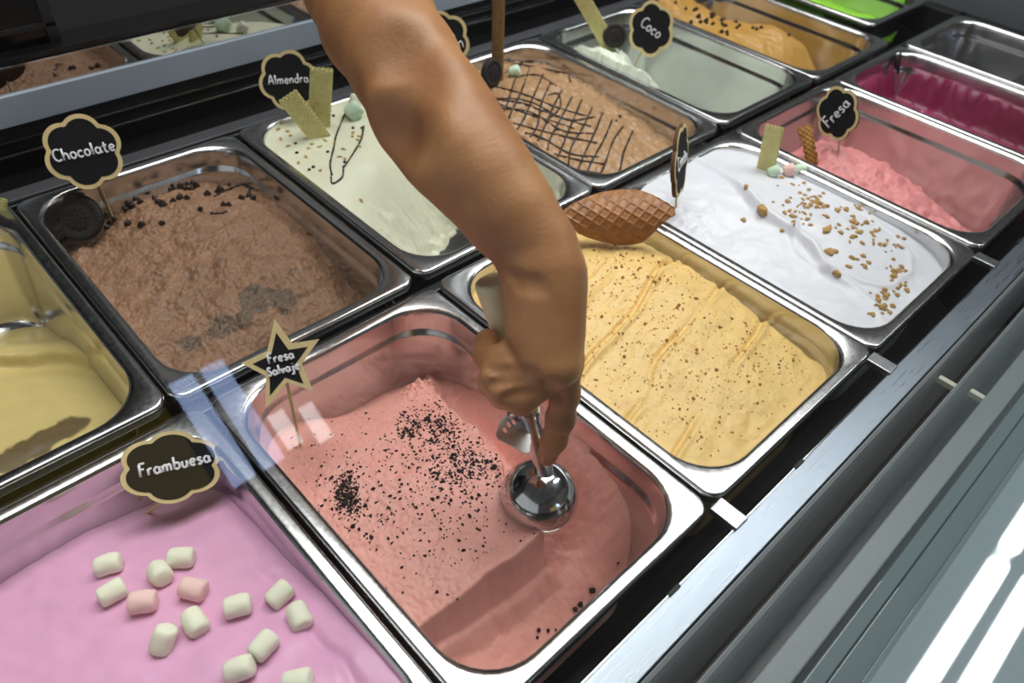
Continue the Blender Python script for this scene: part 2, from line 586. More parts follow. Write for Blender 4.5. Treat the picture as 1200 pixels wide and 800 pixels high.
_nt.links.new(_tr.outputs[0], _mx.inputs[1])
_nt.links.new(_gl.outputs[0], _mx.inputs[2])
_nt.links.new(_mx.outputs[0], _nt.nodes['Material Output'].inputs['Surface'])
_n = norm((0, -0.5, 0.288)) * 0.004
_g = [(-0.138, -0.002), (0.15, 0.498), (0.15 + _n[1], 0.498 + _n[2]), (-0.138 + _n[1], -0.002 + _n[2])]
link('front_glass', extrude_profile('front_glass', _g, XA, XB, True), M_GLASS, case)

# ------------------------------------------------------------------ pans
NSEG = 8
PDEPTH = 0.12


def rrect(cx, cy, hx, hy, r, z, nseg=NSEG):
    out = []
    for qx, qy, a0 in ((1, 1, 0), (-1, 1, 90), (-1, -1, 180), (1, -1, 270)):
        for i in range(nseg + 1):
            a = math.radians(a0 + 90 * i / nseg)
            out.append((cx + qx * (hx - r) + r * math.cos(a), cy + qy * (hy - r) + r * math.sin(a), z))
    return out


def loops_mesh(name, loops, fill=False):
    n = len(loops[0])
    vs = [p for l in loops for p in l]
    fs = []
    for i in range(len(loops) - 1):
        for k in range(n):
            fs.append((i * n + k, i * n + (k + 1) % n, (i + 1) * n + (k + 1) % n, (i + 1) * n + k))
    if fill:
        c = len(vs)
        L = np.array(loops[-1])
        vs.append(tuple(L.mean(axis=0)))
        o = (len(loops) - 1) * n
        for k in range(n):
            fs.append((o + k, o + (k + 1) % n, c))
    me = mesh_from(name, vs, fs)
    return me


def inset(z):
    return np.interp(np.asarray(z, float), [-0.111, -0.030, -0.020, 0.0], [0.0230, 0.0167, 0.0134, 0.0134])


PANS = {}


def pan(key, x0, x1, y0, y1, label, zl=0.0, depth=PDEPTH):
    cx, cy, hx, hy = (x0 + x1) / 2, (y0 + y1) / 2, (x1 - x0) / 2, (y1 - y0) / 2
    root = empty('steel_pan', (cx, cy, zl - depth), label, 'pan', 'steel ice cream pans in the counter')

    def L(off, z, r):
        return rrect(cx, cy, hx - off, hy - off, r, z + zl)
    rim = [L(0.0006, -0.010, 0.0135), L(0.0, -0.004, 0.014), L(0.0003, -0.0018, 0.0138), L(0.0016, -0.0003, 0.0125), L(0.003, 0.0, 0.0115),
           L(0.0090, 0.0, 0.043), L(0.0108, -0.0008, 0.0435), L(0.0122, -0.0026, 0.044)]
    basin = [L(0.0122, -0.0026, 0.044), L(0.0130, -0.006, 0.044), L(0.0134, -0.020, 0.044), L(0.0138, -0.0225, 0.044), L(0.0158, -0.0255, 0.043), L(0.0166, -0.029, 0.043),
             L(0.0229, -depth + 0.012, 0.041), L(0.0247, -depth + 0.005, 0.040), L(0.029, -depth + 0.001, 0.038), L(0.036, -depth, 0.034), L(0.056, -depth, 0.03)]
    link('rim', loops_mesh('rim', rim), M_RIM, root)
    ba = link('basin', loops_mesh('basin', basin, True), M_PAN, root)
    PANS[key] = (cx, cy, hx, hy, zl)
    return root


FY0, FY1, BY0, BY1 = 0.0, 0.327, 0.342, 0.692
pan('framb', -0.480, -0.234, FY0, FY1, 'steel pan of lilac ice cream scattered with marshmallows')
pan('pink', -0.231, -0.0005, FY0, FY1, 'steel pan of strawberry pink ice cream with the star sign and the scoop')
pan('yellow', 0.0015, 0.2535, FY0, FY1, 'steel pan of yellow ice cream with brown crumbs and a waffle cone piece', 0.003)
pan('white', 0.2555, 0.4985, FY0, FY1, 'steel pan of snow white ice cream sprinkled with nut granola')
pan('fresa', 0.501, 0.762, FY0, FY1, 'half empty steel pan with a heap of red pink ice cream', 0.002)
pan('magenta', 0.766, 0.989, FY0, FY1, 'steel pan of raspberry sorbet with its wall reflection built as a magenta coat')
pan('empty', 0.992, 1.222, FY0, FY1, 'nearly empty steel pan with an upright divider plate', 0.002)
pan('olive', -0.493, -0.2505, BY0, BY1, 'steel pan of olive beige pistachio ice cream beside the chocolate pan', 0.002)
pan('choc', -0.248, -0.006, BY0, BY1, 'steel pan of brown chocolate ice cream with chocolate chips')
pan('almond', -0.002, 0.252, BY0, BY1, 'steel pan of creamy white almond ice cream with two pale wafers', 0.0025)
pan('mocha', 0.256, 0.500, BY0, BY1, 'steel pan of light brown ice cream under a chocolate drizzle net')
pan('coco', 0.504, 0.742, BY0, BY1, 'nearly empty steel pan with coconut ice cream remains', 0.0025)
pan('tan', 0.745, 0.987, BY0, BY1, 'steel pan of caramel tan ice cream with dark chips')
pan('green', 1.020, 1.255, 0.392, 0.715, 'steel pan of bright lime green ice cream', 0.003)


# ------------------------------------------------------------------ ice cream
HF = {}
HG = {}


def ice(key, name, hfn, mat, label, nx=150, ny=190, tone=None):
    cx, cy, hx, hy, zl = PANS[key]
    gx, gy = np.meshgrid(np.linspace(-1, 1, nx), np.linspace(-1, 1, ny))

    def place(off):
        bx, by = hx - off, hy - off
        r = 0.043
        x, y = gx * bx, gy * by
        ax, ay = np.abs(x) - (bx - r), np.abs(y) - (by - r)
        m = (ax > 0) & (ay > 0)
        d = np.sqrt(np.maximum(ax, 0) ** 2 + np.maximum(ay, 0) ** 2) + 1e-9
        s = np.where(m & (d > r), r / d, 1.0)
        x = np.where(m, np.sign(x) * (bx - r + ax * s), x)
        y = np.where(m, np.sign(y) * (by - r + ay * s), y)
        return x + cx, y + cy
    x, y = place(0.0134)
    z = hfn(x, y)
    for _ in range(2):
        x, y = place(inset(z - zl) - 0.0004)
        z = hfn(x, y)
    z = np.maximum(z, zl - PDEPTH - 0.004)
    HF[key] = hfn
    qx, qy = np.linspace(cx - hx + 0.012, cx + hx - 0.012, 260), np.linspace(cy - hy + 0.012, cy + hy - 0.012, 330)
    HG[key] = (qx[0], qy[0], qx[1] - qx[0], qy[1] - qy[0], np.maximum(hfn(*np.meshgrid(qx, qy)), zl - PDEPTH))
    vs = np.stack([x, y, z], -1).reshape(-1, 3)
    idx = np.arange(nx * ny).reshape(ny, nx)
    fs = np.stack([idx[:-1, :-1], idx[:-1, 1:], idx[1:, 1:], idx[1:, :-1]], -1).reshape(-1, 4)
    # skirt down to the pan floor so that the block is solid
    border = np.concatenate([idx[0, :], idx[1:, -1], idx[-1, -2::-1], idx[-2:0:-1, 0]])
    bot = vs[border].copy()
    ctr = np.array([cx, cy])
    bot[:, :2] = ctr + (bot[:, :2] - ctr) * 0.955
    bot[:, 2] = np.minimum(bot[:, 2] - 0.0005, zl - PDEPTH + 0.002)
    o = len(vs)
    nb = len(border)
    sk = [(border[i], o + i, o + (i + 1) % nb, border[(i + 1) % nb]) for i in range(nb)]
    V = np.vstack([vs, bot])
    me = mesh_from(name, V, [tuple(f) for f in fs] + sk)
    t = np.zeros(len(V), dtype=np.float32)
    if tone is not None:
        t[:len(vs)] = np.clip(tone(vs[:, 0], vs[:, 1], vs[:, 2]), 0, 1)
    a = me.attributes.new('tone', 'FLOAT', 'POINT')
    a.data.foreach_set('value', t)
    return link(name, me, mat, None, label, 'ice cream')


def hz(key, x, y):
    x0, y0, dx, dy, G = HG[key]
    u = min(max((x - x0) / dx, 0.0), G.shape[1] - 1.001)
    v = min(max((y - y0) / dy, 0.0), G.shape[0] - 1.001)
    i, j = int(u), int(v)
    a, b = u - i, v - j
    return float(G[j, i] * (1 - a) * (1 - b) + G[j, i + 1] * a * (1 - b) + G[j + 1, i] * (1 - a) * b + G[j + 1, i + 1] * a * b)


def on_ice(key, px, py, z0=None):
    """walk down a line of sight to the ice cream surface"""
    d = ray(px, py)
    zt = 0.03
    p = CAM_C + d * ((zt - CAM_C[2]) / d[2])
    st = d * (0.002 / -d[2])
    for _ in range(76):
        q = p + st
        if q[2] < hz(key, q[0], q[1]):
            break
        p = q
    lo_, hi_ = 0.0, 1.0
    for _ in range(8):
        mid = (lo_ + hi_) / 2
        q = p + st * mid
        if q[2] < hz(key, q[0], q[1]):
            hi_ = mid
        else:
            lo_ = mid
    return p + st * hi_


# pink -----------------------------------------------------------
P_top = TPS([(-0.215, 0.30, -0.056), (-0.18, 0.312, -0.056), (-0.12, 0.312, -0.084), (-0.06, 0.312, -0.089), (-0.10, 0.27, -0.050), (-0.16, 0.27, -0.040),
             (-0.07, 0.20, -0.040), (-0.15, 0.18, -0.030), (-0.21, 0.20, -0.040), (-0.10, 0.10, -0.032), (-0.16, 0.09, -0.033), (-0.213, 0.09, -0.046),
             (-0.04, 0.28, -0.075), (-0.16, 0.03, -0.03), (-0.04, 0.05, -0.03)])
P_low = TPS([(-0.10, 0.30, -0.085), (-0.03, 0.29, -0.085), (-0.05, 0.20, -0.066), (-0.02, 0.20, -0.045), (-0.06, 0.12, -0.070), (-0.022, 0.12, -0.030), (-0.02, 0.075, -0.036),
             (-0.06, 0.07, -0.078), (-0.09, 0.075, -0.085), (-0.02, 0.045, -0.066), (-0.06, 0.045, -0.098), (-0.12, 0.07, -0.088), (-0.20, 0.07, -0.088), (-0.12, 0.045, -0.112),
             (-0.20, 0.045, -0.105), (-0.05, 0.028, -0.125), (-0.12, 0.028, -0.128), (-0.2, 0.025, -0.12), (-0.02, 0.02, -0.125)])


def h_pink(x, y):
    j = 0.004 * fbm(x, y, 60, 3) + 0.0015 * fbm(x, y, 260, 2)
    ex = np.interp(y, [0.05, 0.08, 0.10, 0.115, 0.154, 0.19, 0.228, 0.26, 0.30], [-0.090, -0.092, -0.086, -0.094, -0.069, -0.062, -0.058, -0.052, -0.03])
    dx = ex + j - x
    dy = y - (0.0785 + 0.004 * fbm(x, y * 0.3, 22, 1) + 0.0012 * pnoise(x * 90, y * 30) + 0.006 * sstep(-0.1, -0.22, x))
    m = sstep(-0.004, 0.0035, dx) * sstep(-0.0065, 0.0025, dy)
    top = P_top(x, y) + 0.0014 * fbm(x, y, 30, 4) + 0.0006 * fbm(x, y, 260, 2) + 0.0012 * ridged(x, y, 26, 2, 3.0)
    # second ledge under the cut
    led = 0.022 * sstep(-0.020, -0.009, dy + 0.004 * fbm(x, y, 50, 2)) * sstep(0.0, 0.02, ex - 0.004 - x + 0.02) * 0.55
    low = P_low(x, y) + led + 0.0022 * ridged(x * 0.6, y, 38, 3) * 0.6 + 0.001 * fbm(x, y, 130, 3)
    low = low - 0.010 * gauss(x, y, -0.055, 0.085, 0.03, 0.03)
    # rough torn lump near the back corner, raised lip at the cut
    lump = gauss(x, y, -0.055, 0.272, 0.022, 0.018)
    rough = lump * (0.012 + 0.012 * np.abs(fbm(x, y, 110, 4)))
    lip = 0.003 * np.exp(-((dx - 0.003) / 0.004) ** 2) * sstep(0.06, 0.08, y) * (0.5 + fbm(x, y, 90, 2))
    z = low + (top - low) * m + rough + lip
    return z


def t_pink(x, y, z):
    return 0.25 * fbm(x, y, 30, 3)


ice('pink', 'strawberry_ice_cream', h_pink, cream('pink_cream', srgb(242, 173, 160), srgb(225, 140, 126), 0.42, 0.3, 320, 0.05), 'strawberry pink ice cream block with crumb topping and a scooped hollow', 230, 300, t_pink)

# lilac ------------------------------------------
F_h = TPS([(-0.46, 0.31, -0.05), (-0.40, 0.312, -0.050), (-0.345, 0.312, -0.047), (-0.293, 0.305, -0.054), (-0.257, 0.27, -0.042), (-0.257, 0.18, -0.026), (-0.257, 0.09, -0.008),
           (-0.36, 0.25, -0.030), (-0.36, 0.12, -0.012), (-0.45, 0.12, -0.015), (-0.36, 0.02, -0.012), (-0.30, 0.24, -0.030)])


def h_framb(x, y):
    return F_h(x, y) + 0.0012 * fbm(x, y, 25, 3) + 0.0012 * fbm(x + 0.3 * y, y * 0.6, 50, 2, 8.0) - 0.003 * np.exp(-((x + 0.268 + 0.006 * fbm(x, y, 30, 2)) / 0.004) ** 2) * sstep(0.25, 0.12, y)


ice('framb', 'raspberry_ice_cream', h_framb, cream('lilac_cream', srgb(226, 170, 206), srgb(226, 170, 206), 0.4, 0.15, 200, 0.04), 'smooth lilac pink ice cream under scattered marshmallows', 140, 180)

# yellow ----------------------------------------------------------
Y_h = TPS([(0.05, 0.305, -0.014), (0.02, 0.22, -0.012), (0.02, 0.1, -0.014), (0.02, 0.02, -0.016), (0.12, 0.30, -0.002), (0.205, 0.30, -0.018), (0.236, 0.23, -0.016), (0.236, 0.13, -0.014),
           (0.236, 0.09, -0.021), (0.236, 0.03, -0.028), (0.12, 0.015, -0.018), (0.20, 0.235, 0.002), (0.13, 0.18, 0.004), (0.12, 0.08, -0.004), (0.19, 0.12, -0.004), (0.19, 0.05, -0.014)])


def h_yellow(x, y):
    z = Y_h(x, y) + 0.0016 * fbm(x, y, 30, 4) + 0.0005 * fbm(x, y, 240, 2)
    # spatula strokes: long shallow ridges running along the pan
    s = x * 0.97 + y * 0.24
    c = y * 0.97 - x * 0.24
    z = z + 0.0030 * np.abs(pnoise(s * 12 + 3, c * 42)) + 0.0015 * ridged(s * 0.35, c, 40, 2)
    for c0_, ph_, dp_ in ((0.150, 2.5, 0.0040), (0.095, 7.5, 0.0035), (0.045, 11.5, 0.0035), (0.20, 15.5, 0.0030)):
        q_ = c - c0_ - 0.012 * pnoise(s * 16, s * 0 + ph_)
        on_ = sstep(-0.1, 0.25, pnoise(s * 9 + ph_, s * 0 + 3.3 * ph_) + 0.15)
        z = z - dp_ * np.exp(-(q_ / 0.0026) ** 2) * on_ + dp_ * 0.7 * np.exp(-((q_ + 0.0045) / 0.003) ** 2) * on_
    z = z + 0.0035 * gauss(x, y, 0.203, 0.215, 0.007, 0.010) - 0.004 * gauss(x, y, 0.205, 0.200, 0.010, 0.006)
    e = sstep(0.0, 0.012, 0.2375 - x + 0.004 * fbm(x, y, 50, 2)) 
    return z - 0.008 * (1 - e)


ice('yellow', 'yellow_ice_cream', h_yellow, cream('yellow_cream', srgb(234, 199, 126), srgb(214, 160, 84), 0.42, 0.35, 300, 0.05), 'golden yellow ice cream with brown crumbs filling its pan', 190, 240,
    lambda x, y, z: 0.35 * sstep(0.2, 0.7, fbm(x, y, 45, 3)))

# white -----------------------------------------------------------
W_h = TPS([(0.275, 0.05, -0.008), (0.275, 0.2, -0.006), (0.30, 0.305, -0.002), (0.38, 0.31, -0.002), (0.46, 0.30, -0.006), (0.482, 0.2, -0.009), (0.482, 0.05, -0.018), (0.38, 0.02, -0.014),
           (0.38, 0.22, 0.006), (0.36, 0.12, 0.002), (0.43, 0.1, 0.0)])


def h_white(x, y):
    z = W_h(x, y) + 0.0016 * fbm(x, y, 28, 3) + 0.0016 * ridged(x, y * 0.7, 17, 2, 2.0)
    d1 = x - (0.355 + 0.02 * pnoise(y * 14, y * 0 + 1.5) + 0.25 * (y - 0.15))
    z = z - 0.006 * sstep(0.0, -0.012, d1) * sstep(0.05, 0.10, y) * sstep(0.30, 0.2, y) + 0.003 * np.exp(-(d1 / 0.005) ** 2)
    r = np.sqrt((x - 0.40) ** 2 + (y - 0.10) ** 2)
    z = z + 0.0025 * np.exp(-((r - 0.065 - 0.008 * fbm(x, y, 20, 2)) / 0.004) ** 2)
    z = z + 0.0035 * gauss(x, y, 0.29, 0.24, 0.03, 0.05) * fbm(x, y, 60, 3)
    return z


ice('white', 'white_ice_cream', h_white, cream('white_cream', srgb(226, 228, 236), srgb(240, 240, 244), 0.35, 0.15, 220, 0.02), 'glossy snow white ice cream swirled level with its pan', 150, 190)

# fresa -----------------------------------------------------------
R_h = TPS([(0.53, 0.05, -0.030), (0.53, 0.2, -0.028), (0.60, 0.255, -0.026), (0.64, 0.2, -0.036), (0.67, 0.14, -0.062), (0.70, 0.08, -0.108), (0.73, 0.15, -0.135), (0.73, 0.27, -0.15), (0.62, 0.31, -0.125),
           (0.53, 0.3, -0.06), (0.64, 0.03, -0.07), (0.72, 0.03, -0.135), (0.68, 0.24, -0.105)])
ice('fresa', 'red_berry_ice_cream', lambda x, y: R_h(x, y) + 0.010 * ridged(x, y, 24, 3) * 0.6 + 0.004 * fbm(x, y, 90, 3), cream('fresa_cream', srgb(224, 142, 142), srgb(200, 90, 100), 0.42, 0.3, 220, 0.06),
    'heaped red pink ice cream leaning on one side of its pan', 110, 130)

# magenta ---------------------------------------------------------
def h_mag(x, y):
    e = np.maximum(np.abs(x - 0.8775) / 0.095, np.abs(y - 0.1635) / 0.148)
    return -0.070 + 0.050 * sstep(0.86, 1.0, e + 0.05 * fbm(x, y, 20, 3)) + 0.004 * fbm(x, y, 20, 3) + (0.02 + 0.03 * np.abs(fbm(x, y, 60, 3))) * gauss(x, y, 0.86, 0.22, 0.035, 0.03)  # edge climbs the walls: the sorbet's reflection in the steel, built as solid


ice('magenta', 'magenta_sorbet', h_mag, cream('magenta_cream', srgb(150, 52, 92), srgb(236, 118, 180), 0.35, 0.3, 200, 0.1), 'magenta sorbet raised up the pan walls in place of its reflection', 80, 110,
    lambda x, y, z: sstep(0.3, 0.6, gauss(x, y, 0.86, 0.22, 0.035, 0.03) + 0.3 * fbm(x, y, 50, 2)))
# caramel rest in the far pan
ice('empty', 'caramel_ice_cream_rest', lambda x, y: -0.125 + 0.09 * sstep(0.12, 0.02, y) + 0.006 * fbm(x, y, 30, 3), cream('caramel_rest', srgb(150, 116, 60), srgb(150, 116, 60), 0.45), 'rest of caramel ice cream in the nearly empty pan', 50, 70)

# olive -----------------------------------------------------------
O_h = TPS([(-0.265, 0.66, -0.125), (-0.265, 0.57, -0.090), (-0.268, 0.477, -0.060), (-0.268, 0.41, -0.058), (-0.33, 0.60, -0.085), (-0.33, 0.52, -0.062), (-0.33, 0.44, -0.050), (-0.30, 0.37, -0.055),
           (-0.42, 0.6, -0.05), (-0.42, 0.45, -0.04), (-0.42, 0.37, -0.05), (-0.36, 0.67, -0.11)])


def h_olive(x, y):
    z = O_h(x, y) + 0.001 * fbm(x, y, 30, 3)
    r = np.sqrt((x + 0.36) ** 2 + ((y - 0.42) * 0.8) ** 2)
    z = z + 0.012 * sstep(0.105, 0.112, r + 0.004 * fbm(x, y, 40, 2)) * sstep(0.16, 0.12, r)
    return z - 0.004 * np.exp(-((r - 0.10) / 0.01) ** 2)


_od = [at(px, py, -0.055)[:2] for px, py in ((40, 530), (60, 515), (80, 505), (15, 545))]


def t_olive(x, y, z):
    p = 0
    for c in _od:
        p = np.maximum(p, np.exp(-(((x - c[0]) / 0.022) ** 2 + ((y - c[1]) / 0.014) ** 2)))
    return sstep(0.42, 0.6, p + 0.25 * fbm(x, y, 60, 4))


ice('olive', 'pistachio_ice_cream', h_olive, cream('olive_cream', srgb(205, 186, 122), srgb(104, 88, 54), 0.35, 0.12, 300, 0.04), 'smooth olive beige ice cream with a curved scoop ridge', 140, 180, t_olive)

# chocolate ---------------------------------------------------------
C_h = TPS([(-0.225, 0.63, -0.055), (-0.19, 0.675, -0.050), (-0.136, 0.675, -0.036), (-0.076, 0.675, -0.037), (-0.03, 0.66, -0.048), (-0.024, 0.595, -0.032), (-0.024, 0.49, -0.040), (-0.026, 0.43, -0.060),
           (-0.03, 0.38, -0.065), (-0.10, 0.37, -0.052), (-0.22, 0.37, -0.050), (-0.225, 0.5, -0.028), (-0.12, 0.5, -0.016), (-0.12, 0.6, -0.024), (-0.16, 0.43, -0.028), (-0.07, 0.45, -0.030)])


def h_choc(x, y):
    s, c = x * 0.9 + y * 0.43, y * 0.9 - x * 0.43
    z = C_h(x, y) + 0.0045 * fbm(x, y, 20, 3) + 0.0042 * fbm(s * 0.75, c, 60, 4) + 0.0018 * fbm(x, y, 260, 2) + 0.002 * ridged(s * 0.5, c, 45, 2, 6.0)
    w = gauss(x, y, -0.17, 0.50, 0.06, 0.11)
    z = z - 0.0065 * w * sstep(0.25, 0.6, ridged(s * 0.45 + 2, c, 55, 3))
    return z


_cd = [(at(px, py, -0.05)[:2], r) for px, py, r in ((300, 375, 0.022), (330, 368, 0.018), (265, 402, 0.016), (225, 418, 0.012), (290, 395, 0.014))]


def t_choc(x, y, z):
    p = 0
    for c, r in _cd:
        p = np.maximum(p, np.exp(-((x - c[0]) ** 2 + (y - c[1]) ** 2) / r ** 2))
    return 0.9 * sstep(0.5, 0.62, p + 0.55 * fbm(x, y, 45, 4)) + 0.18 * np.clip(fbm(x, y, 50, 3), 0, 1)


ice('choc', 'chocolate_ice_cream', h_choc, cream('choc_cream', srgb(142, 107, 80), srgb(100, 82, 66), 0.5, 0.8, 210, 0.16), 'rough crumbly brown chocolate ice cream mound', 220, 280, t_choc)

# almond -------------------------------------------------------------
A_h = TPS([(0.02, 0.66, -0.004), (0.06, 0.675, 0.002), (0.12, 0.675, 0.002), (0.22, 0.67, -0.006), (0.02, 0.58, -0.006), (0.02, 0.50, -0.030), (0.03, 0.44, -0.085), (0.05, 0.39, -0.150), (0.06, 0.47, -0.075), (0.06, 0.43, -0.125),
           (0.10, 0.60, -0.004), (0.18, 0.60, -0.012), (0.23, 0.60, -0.030), (0.10, 0.54, -0.020), (0.16, 0.54, -0.058), (0.10, 0.51, -0.060), (0.10, 0.475, -0.112), (0.11, 0.445, -0.150), (0.16, 0.49, -0.122), (0.22, 0.52, -0.128), (0.2, 0.42, -0.135), (0.10, 0.37, -0.135), (0.02, 0.37, -0.12)])


def h_almond(x, y):
    e = ridged(x, y, 40, 3, 4.0)
    b = A_h(x, y)
    return b + 0.001 * fbm(x, y, 30, 3) + 0.004 * e * sstep(-0.02, -0.07, b) + 0.008 * fbm(x, y, 45, 3) * sstep(-0.085, -0.11, b)


ice('almond', 'almond_ice_cream', h_almond, cream('almond_cream', srgb(232, 233, 206), srgb(240, 240, 222), 0.42, 0.2, 240, 0.03), 'pale creamy white ice cream sloping to the bare pan floor', 170, 220)

# mocha ---------------------------------------------------------------
B_h = TPS([(0.28, 0.66, -0.014), (0.36, 0.675, -0.020), (0.45, 0.67, -0.026), (0.478, 0.57, -0.026), (0.478, 0.50, -0.032), (0.474, 0.42, -0.042), (0.45, 0.37, -0.045), (0.36, 0.36, -0.022), (0.28, 0.37, -0.018),
           (0.28, 0.5, -0.004), (0.36, 0.56, 0.000), (0.36, 0.45, -0.008), (0.43, 0.5, -0.018), (0.42, 0.42, -0.03)])
ice('mocha', 'mocha_ice_cream', lambda x, y: B_h(x, y) + 0.0055 * ridged(x, y, 22, 3, 9.0) * 0.7 + 0.0035 * fbm(x, y, 80, 3), cream('mocha_cream', srgb(168, 132, 94), srgb(122, 88, 56), 0.42, 0.3, 240, 0.08),
    'light brown ice cream crossed by dark chocolate drizzle', 150, 190)

# coconut ---------------------------------------------------------------
K_h = TPS([(0.525, 0.67, -0.03), (0.528, 0.60, 0.006), (0.528, 0.54, 0.003), (0.526, 0.47, -0.004), (0.525, 0.40, -0.04), (0.575, 0.67, -0.06), (0.578, 0.615, -0.010), (0.572, 0.56, -0.016), (0.560, 0.50, -0.026), (0.608, 0.60, -0.022), (0.630, 0.63, -0.07), (0.625, 0.56, -0.085), (0.585, 0.49, -0.075), (0.56, 0.44, -0.08), (0.6, 0.45, -0.14), (0.66, 0.55, -0.20), (0.7, 0.4, -0.2), (0.7, 0.66, -0.2)])
ice('coco', 'coconut_ice_cream', lambda x, y: K_h(x, y) + 0.007 * fbm(x, y, 50, 4) + 0.004 * fbm(x, y, 160, 2), cream('coco_cream', srgb(222, 232, 214), srgb(222, 232, 214), 0.5, 0.5, 240, 0.03), 'crumbly white coconut ice cream left along one wall of its pan', 110, 130)

# caramel tan ---------------------------------------------------------
T_h = TPS([(0.77, 0.4, -0.05), (0.77, 0.6, -0.016), (0.84, 0.62, -0.006), (0.85, 0.52, -0.012), (0.90, 0.52, -0.018), (0.925, 0.46, -0.035), (0.945, 0.5, -0.085), (0.96, 0.6, -0.13), (0.88, 0.40, -0.090), (0.96, 0.40, -0.115), (0.9, 0.67, -0.03), (0.82, 0.39, -0.075)])
ice('tan', 'caramel_ice_cream', lambda x, y: T_h(x, y) + 0.004 * ridged(x, y, 18, 3) * 0.6 + 0.001 * fbm(x, y, 120, 2), cream('tan_cream', srgb(180, 136, 62), srgb(138, 100, 44), 0.4, 0.3, 200, 0.08), 'caramel tan ice cream with dark chips on top', 100, 130)
# green -----------------------------------------------------------------
ice('green', 'lime_ice_cream', lambda x, y: -0.055 + 0.045 * sstep(1.12, 1.06, x) * sstep(0.44, 0.50, y) + 0.004 * fbm(x, y, 30, 3), cream('green_cream', srgb(146, 212, 60), srgb(146, 212, 60), 0.4, 0.3, 200, 0.08), 'bright lime green ice cream at the far end', 70, 80)

# upright divider plate in the nearly empty pan
dv = link('divider_plate', box_mesh('divider_plate', 1.02, 1.20, 0.158, 0.162, -0.115, -0.012, 0.001), M_CHROME, None, 'upright steel divider plate inside the nearly empty pan', 'plate')

#__MORE__
# ------------------------------------------------------------------ sprinkles, crumbs and chips
def blob_mesh(name, seed, flat=0.7, jit=0.3, sub=1):
    bm = bmesh.new()
    bmesh.ops.create_icosphere(bm, subdivisions=sub, radius=1.0)
    r = random.Random(seed)
    for v in bm.verts:
        v.co *= 1 + r.uniform(-jit, jit)
        v.co.z *= flat
    me = bpy.data.meshes.new(name)
    bm.to_mesh(me)
    bm.free()
    return me


def surf_n(key, x, y):
    e = 0.0015
    return norm((-(hz(key, x + e, y) - hz(key, x - e, y)) / (2 * e), -(hz(key, x, y + e) - hz(key, x, y - e)) / (2 * e), 1.0))


def orient(o, n, spin):
    q = Vector((0, 0, 1)).rotation_difference(Vector(n))
    o.rotation_mode = 'QUATERNION'
    o.rotation_quaternion = q @ Matrix.Rotation(spin, 4, 'Z').to_quaternion()


def put(name, me, key, x, y, size, label, cat, group, mat=None, sink=0.35, stretch=None):
    z = hz(key, x, y)
    n = surf_n(key, x, y)
    o = link(name, me, mat, None, label, cat, group)
    st = stretch or (1, 1, 1)
    o.scale = (size * st[0], size * st[1], size * st[2])
    orient(o, n, random.uniform(0, 6.28))
    o.location = (x + n[0] * size * sink, y + n[1] * size * sink, z + n[2] * size * sink)
    return o


def scatter_stuff(name, key, pts, sizes, mat, label, cat):
    parts = []
    base = blob_mesh('tmp', 3, 0.7, 0.3, 1)
    bv = np.array([v.co[:] for v in base.vertices])
    bf = [tuple(p.vertices) for p in base.polygons]
    bpy.data.meshes.remove(base)
    for (x, y), s in zip(pts, sizes):
        z = hz(key, x, y)
        a = random.uniform(0, 6.28)
        c, d = math.cos(a), math.sin(a)
        R = np.array([[c, -d, 0], [d, c, 0], [0, 0, 1]])
        v = (bv * RNG.uniform(0.7, 1.25, bv.shape)) @ R.T * s * np.array([RNG.uniform(0.7, 1.3), RNG.uniform(0.7, 1.3), 0.8])
        parts.append((v + np.array([x, y, z + s * 0.3]), bf))
    V, F = join_data(parts)
    return link(name, mesh_from(name, V, F, False), mat, None, label, cat, None, 'stuff')


def cluster(key, specs, z0):
    out = []
    for px, py, rx, ry, n in specs:
        for _ in range(n):
            x, y = random.gauss(px, rx), random.gauss(py, ry)
            p = on_ice(key, x, y, z0)
            out.append((p[0], p[1]))
    return out


# fine crumbs on the strawberry ice cream
fine = cluster('pink', [(505, 493, 16, 9, 260), (478, 505, 8, 8, 90), (520, 510, 14, 10, 160), (545, 540, 20, 10, 300), (530, 560, 22, 10, 170), (405, 575, 7, 11, 330), (412, 590, 8, 9, 150), (500, 520, 40, 25, 160), (490, 560, 60, 45, 260), (430, 600, 40, 30, 120),
                        (560, 545, 18, 16, 60), (500, 640, 60, 40, 80), (385, 560, 18, 35, 40), (340, 500, 30, 30, 20), (540, 600, 35, 20, 70), (610, 650, 40, 30, 10)], -0.035)
fine = [p for p in fine if -0.213 < p[0] < -0.06 - 0.3 * max(0, 0.15 - p[1]) and p[1] > 0.083]
scatter_stuff('cookie_crumbs', 'pink', fine, [abs(random.gauss(0.0003, 0.00045)) + 0.0003 for _ in fine], M_CRUMB, 'fine black cookie crumbs dusted over the strawberry ice cream', 'crumbs')
lump_me = [blob_mesh('cookie_crumb', i, 0.7, 0.35) for i in range(4)]
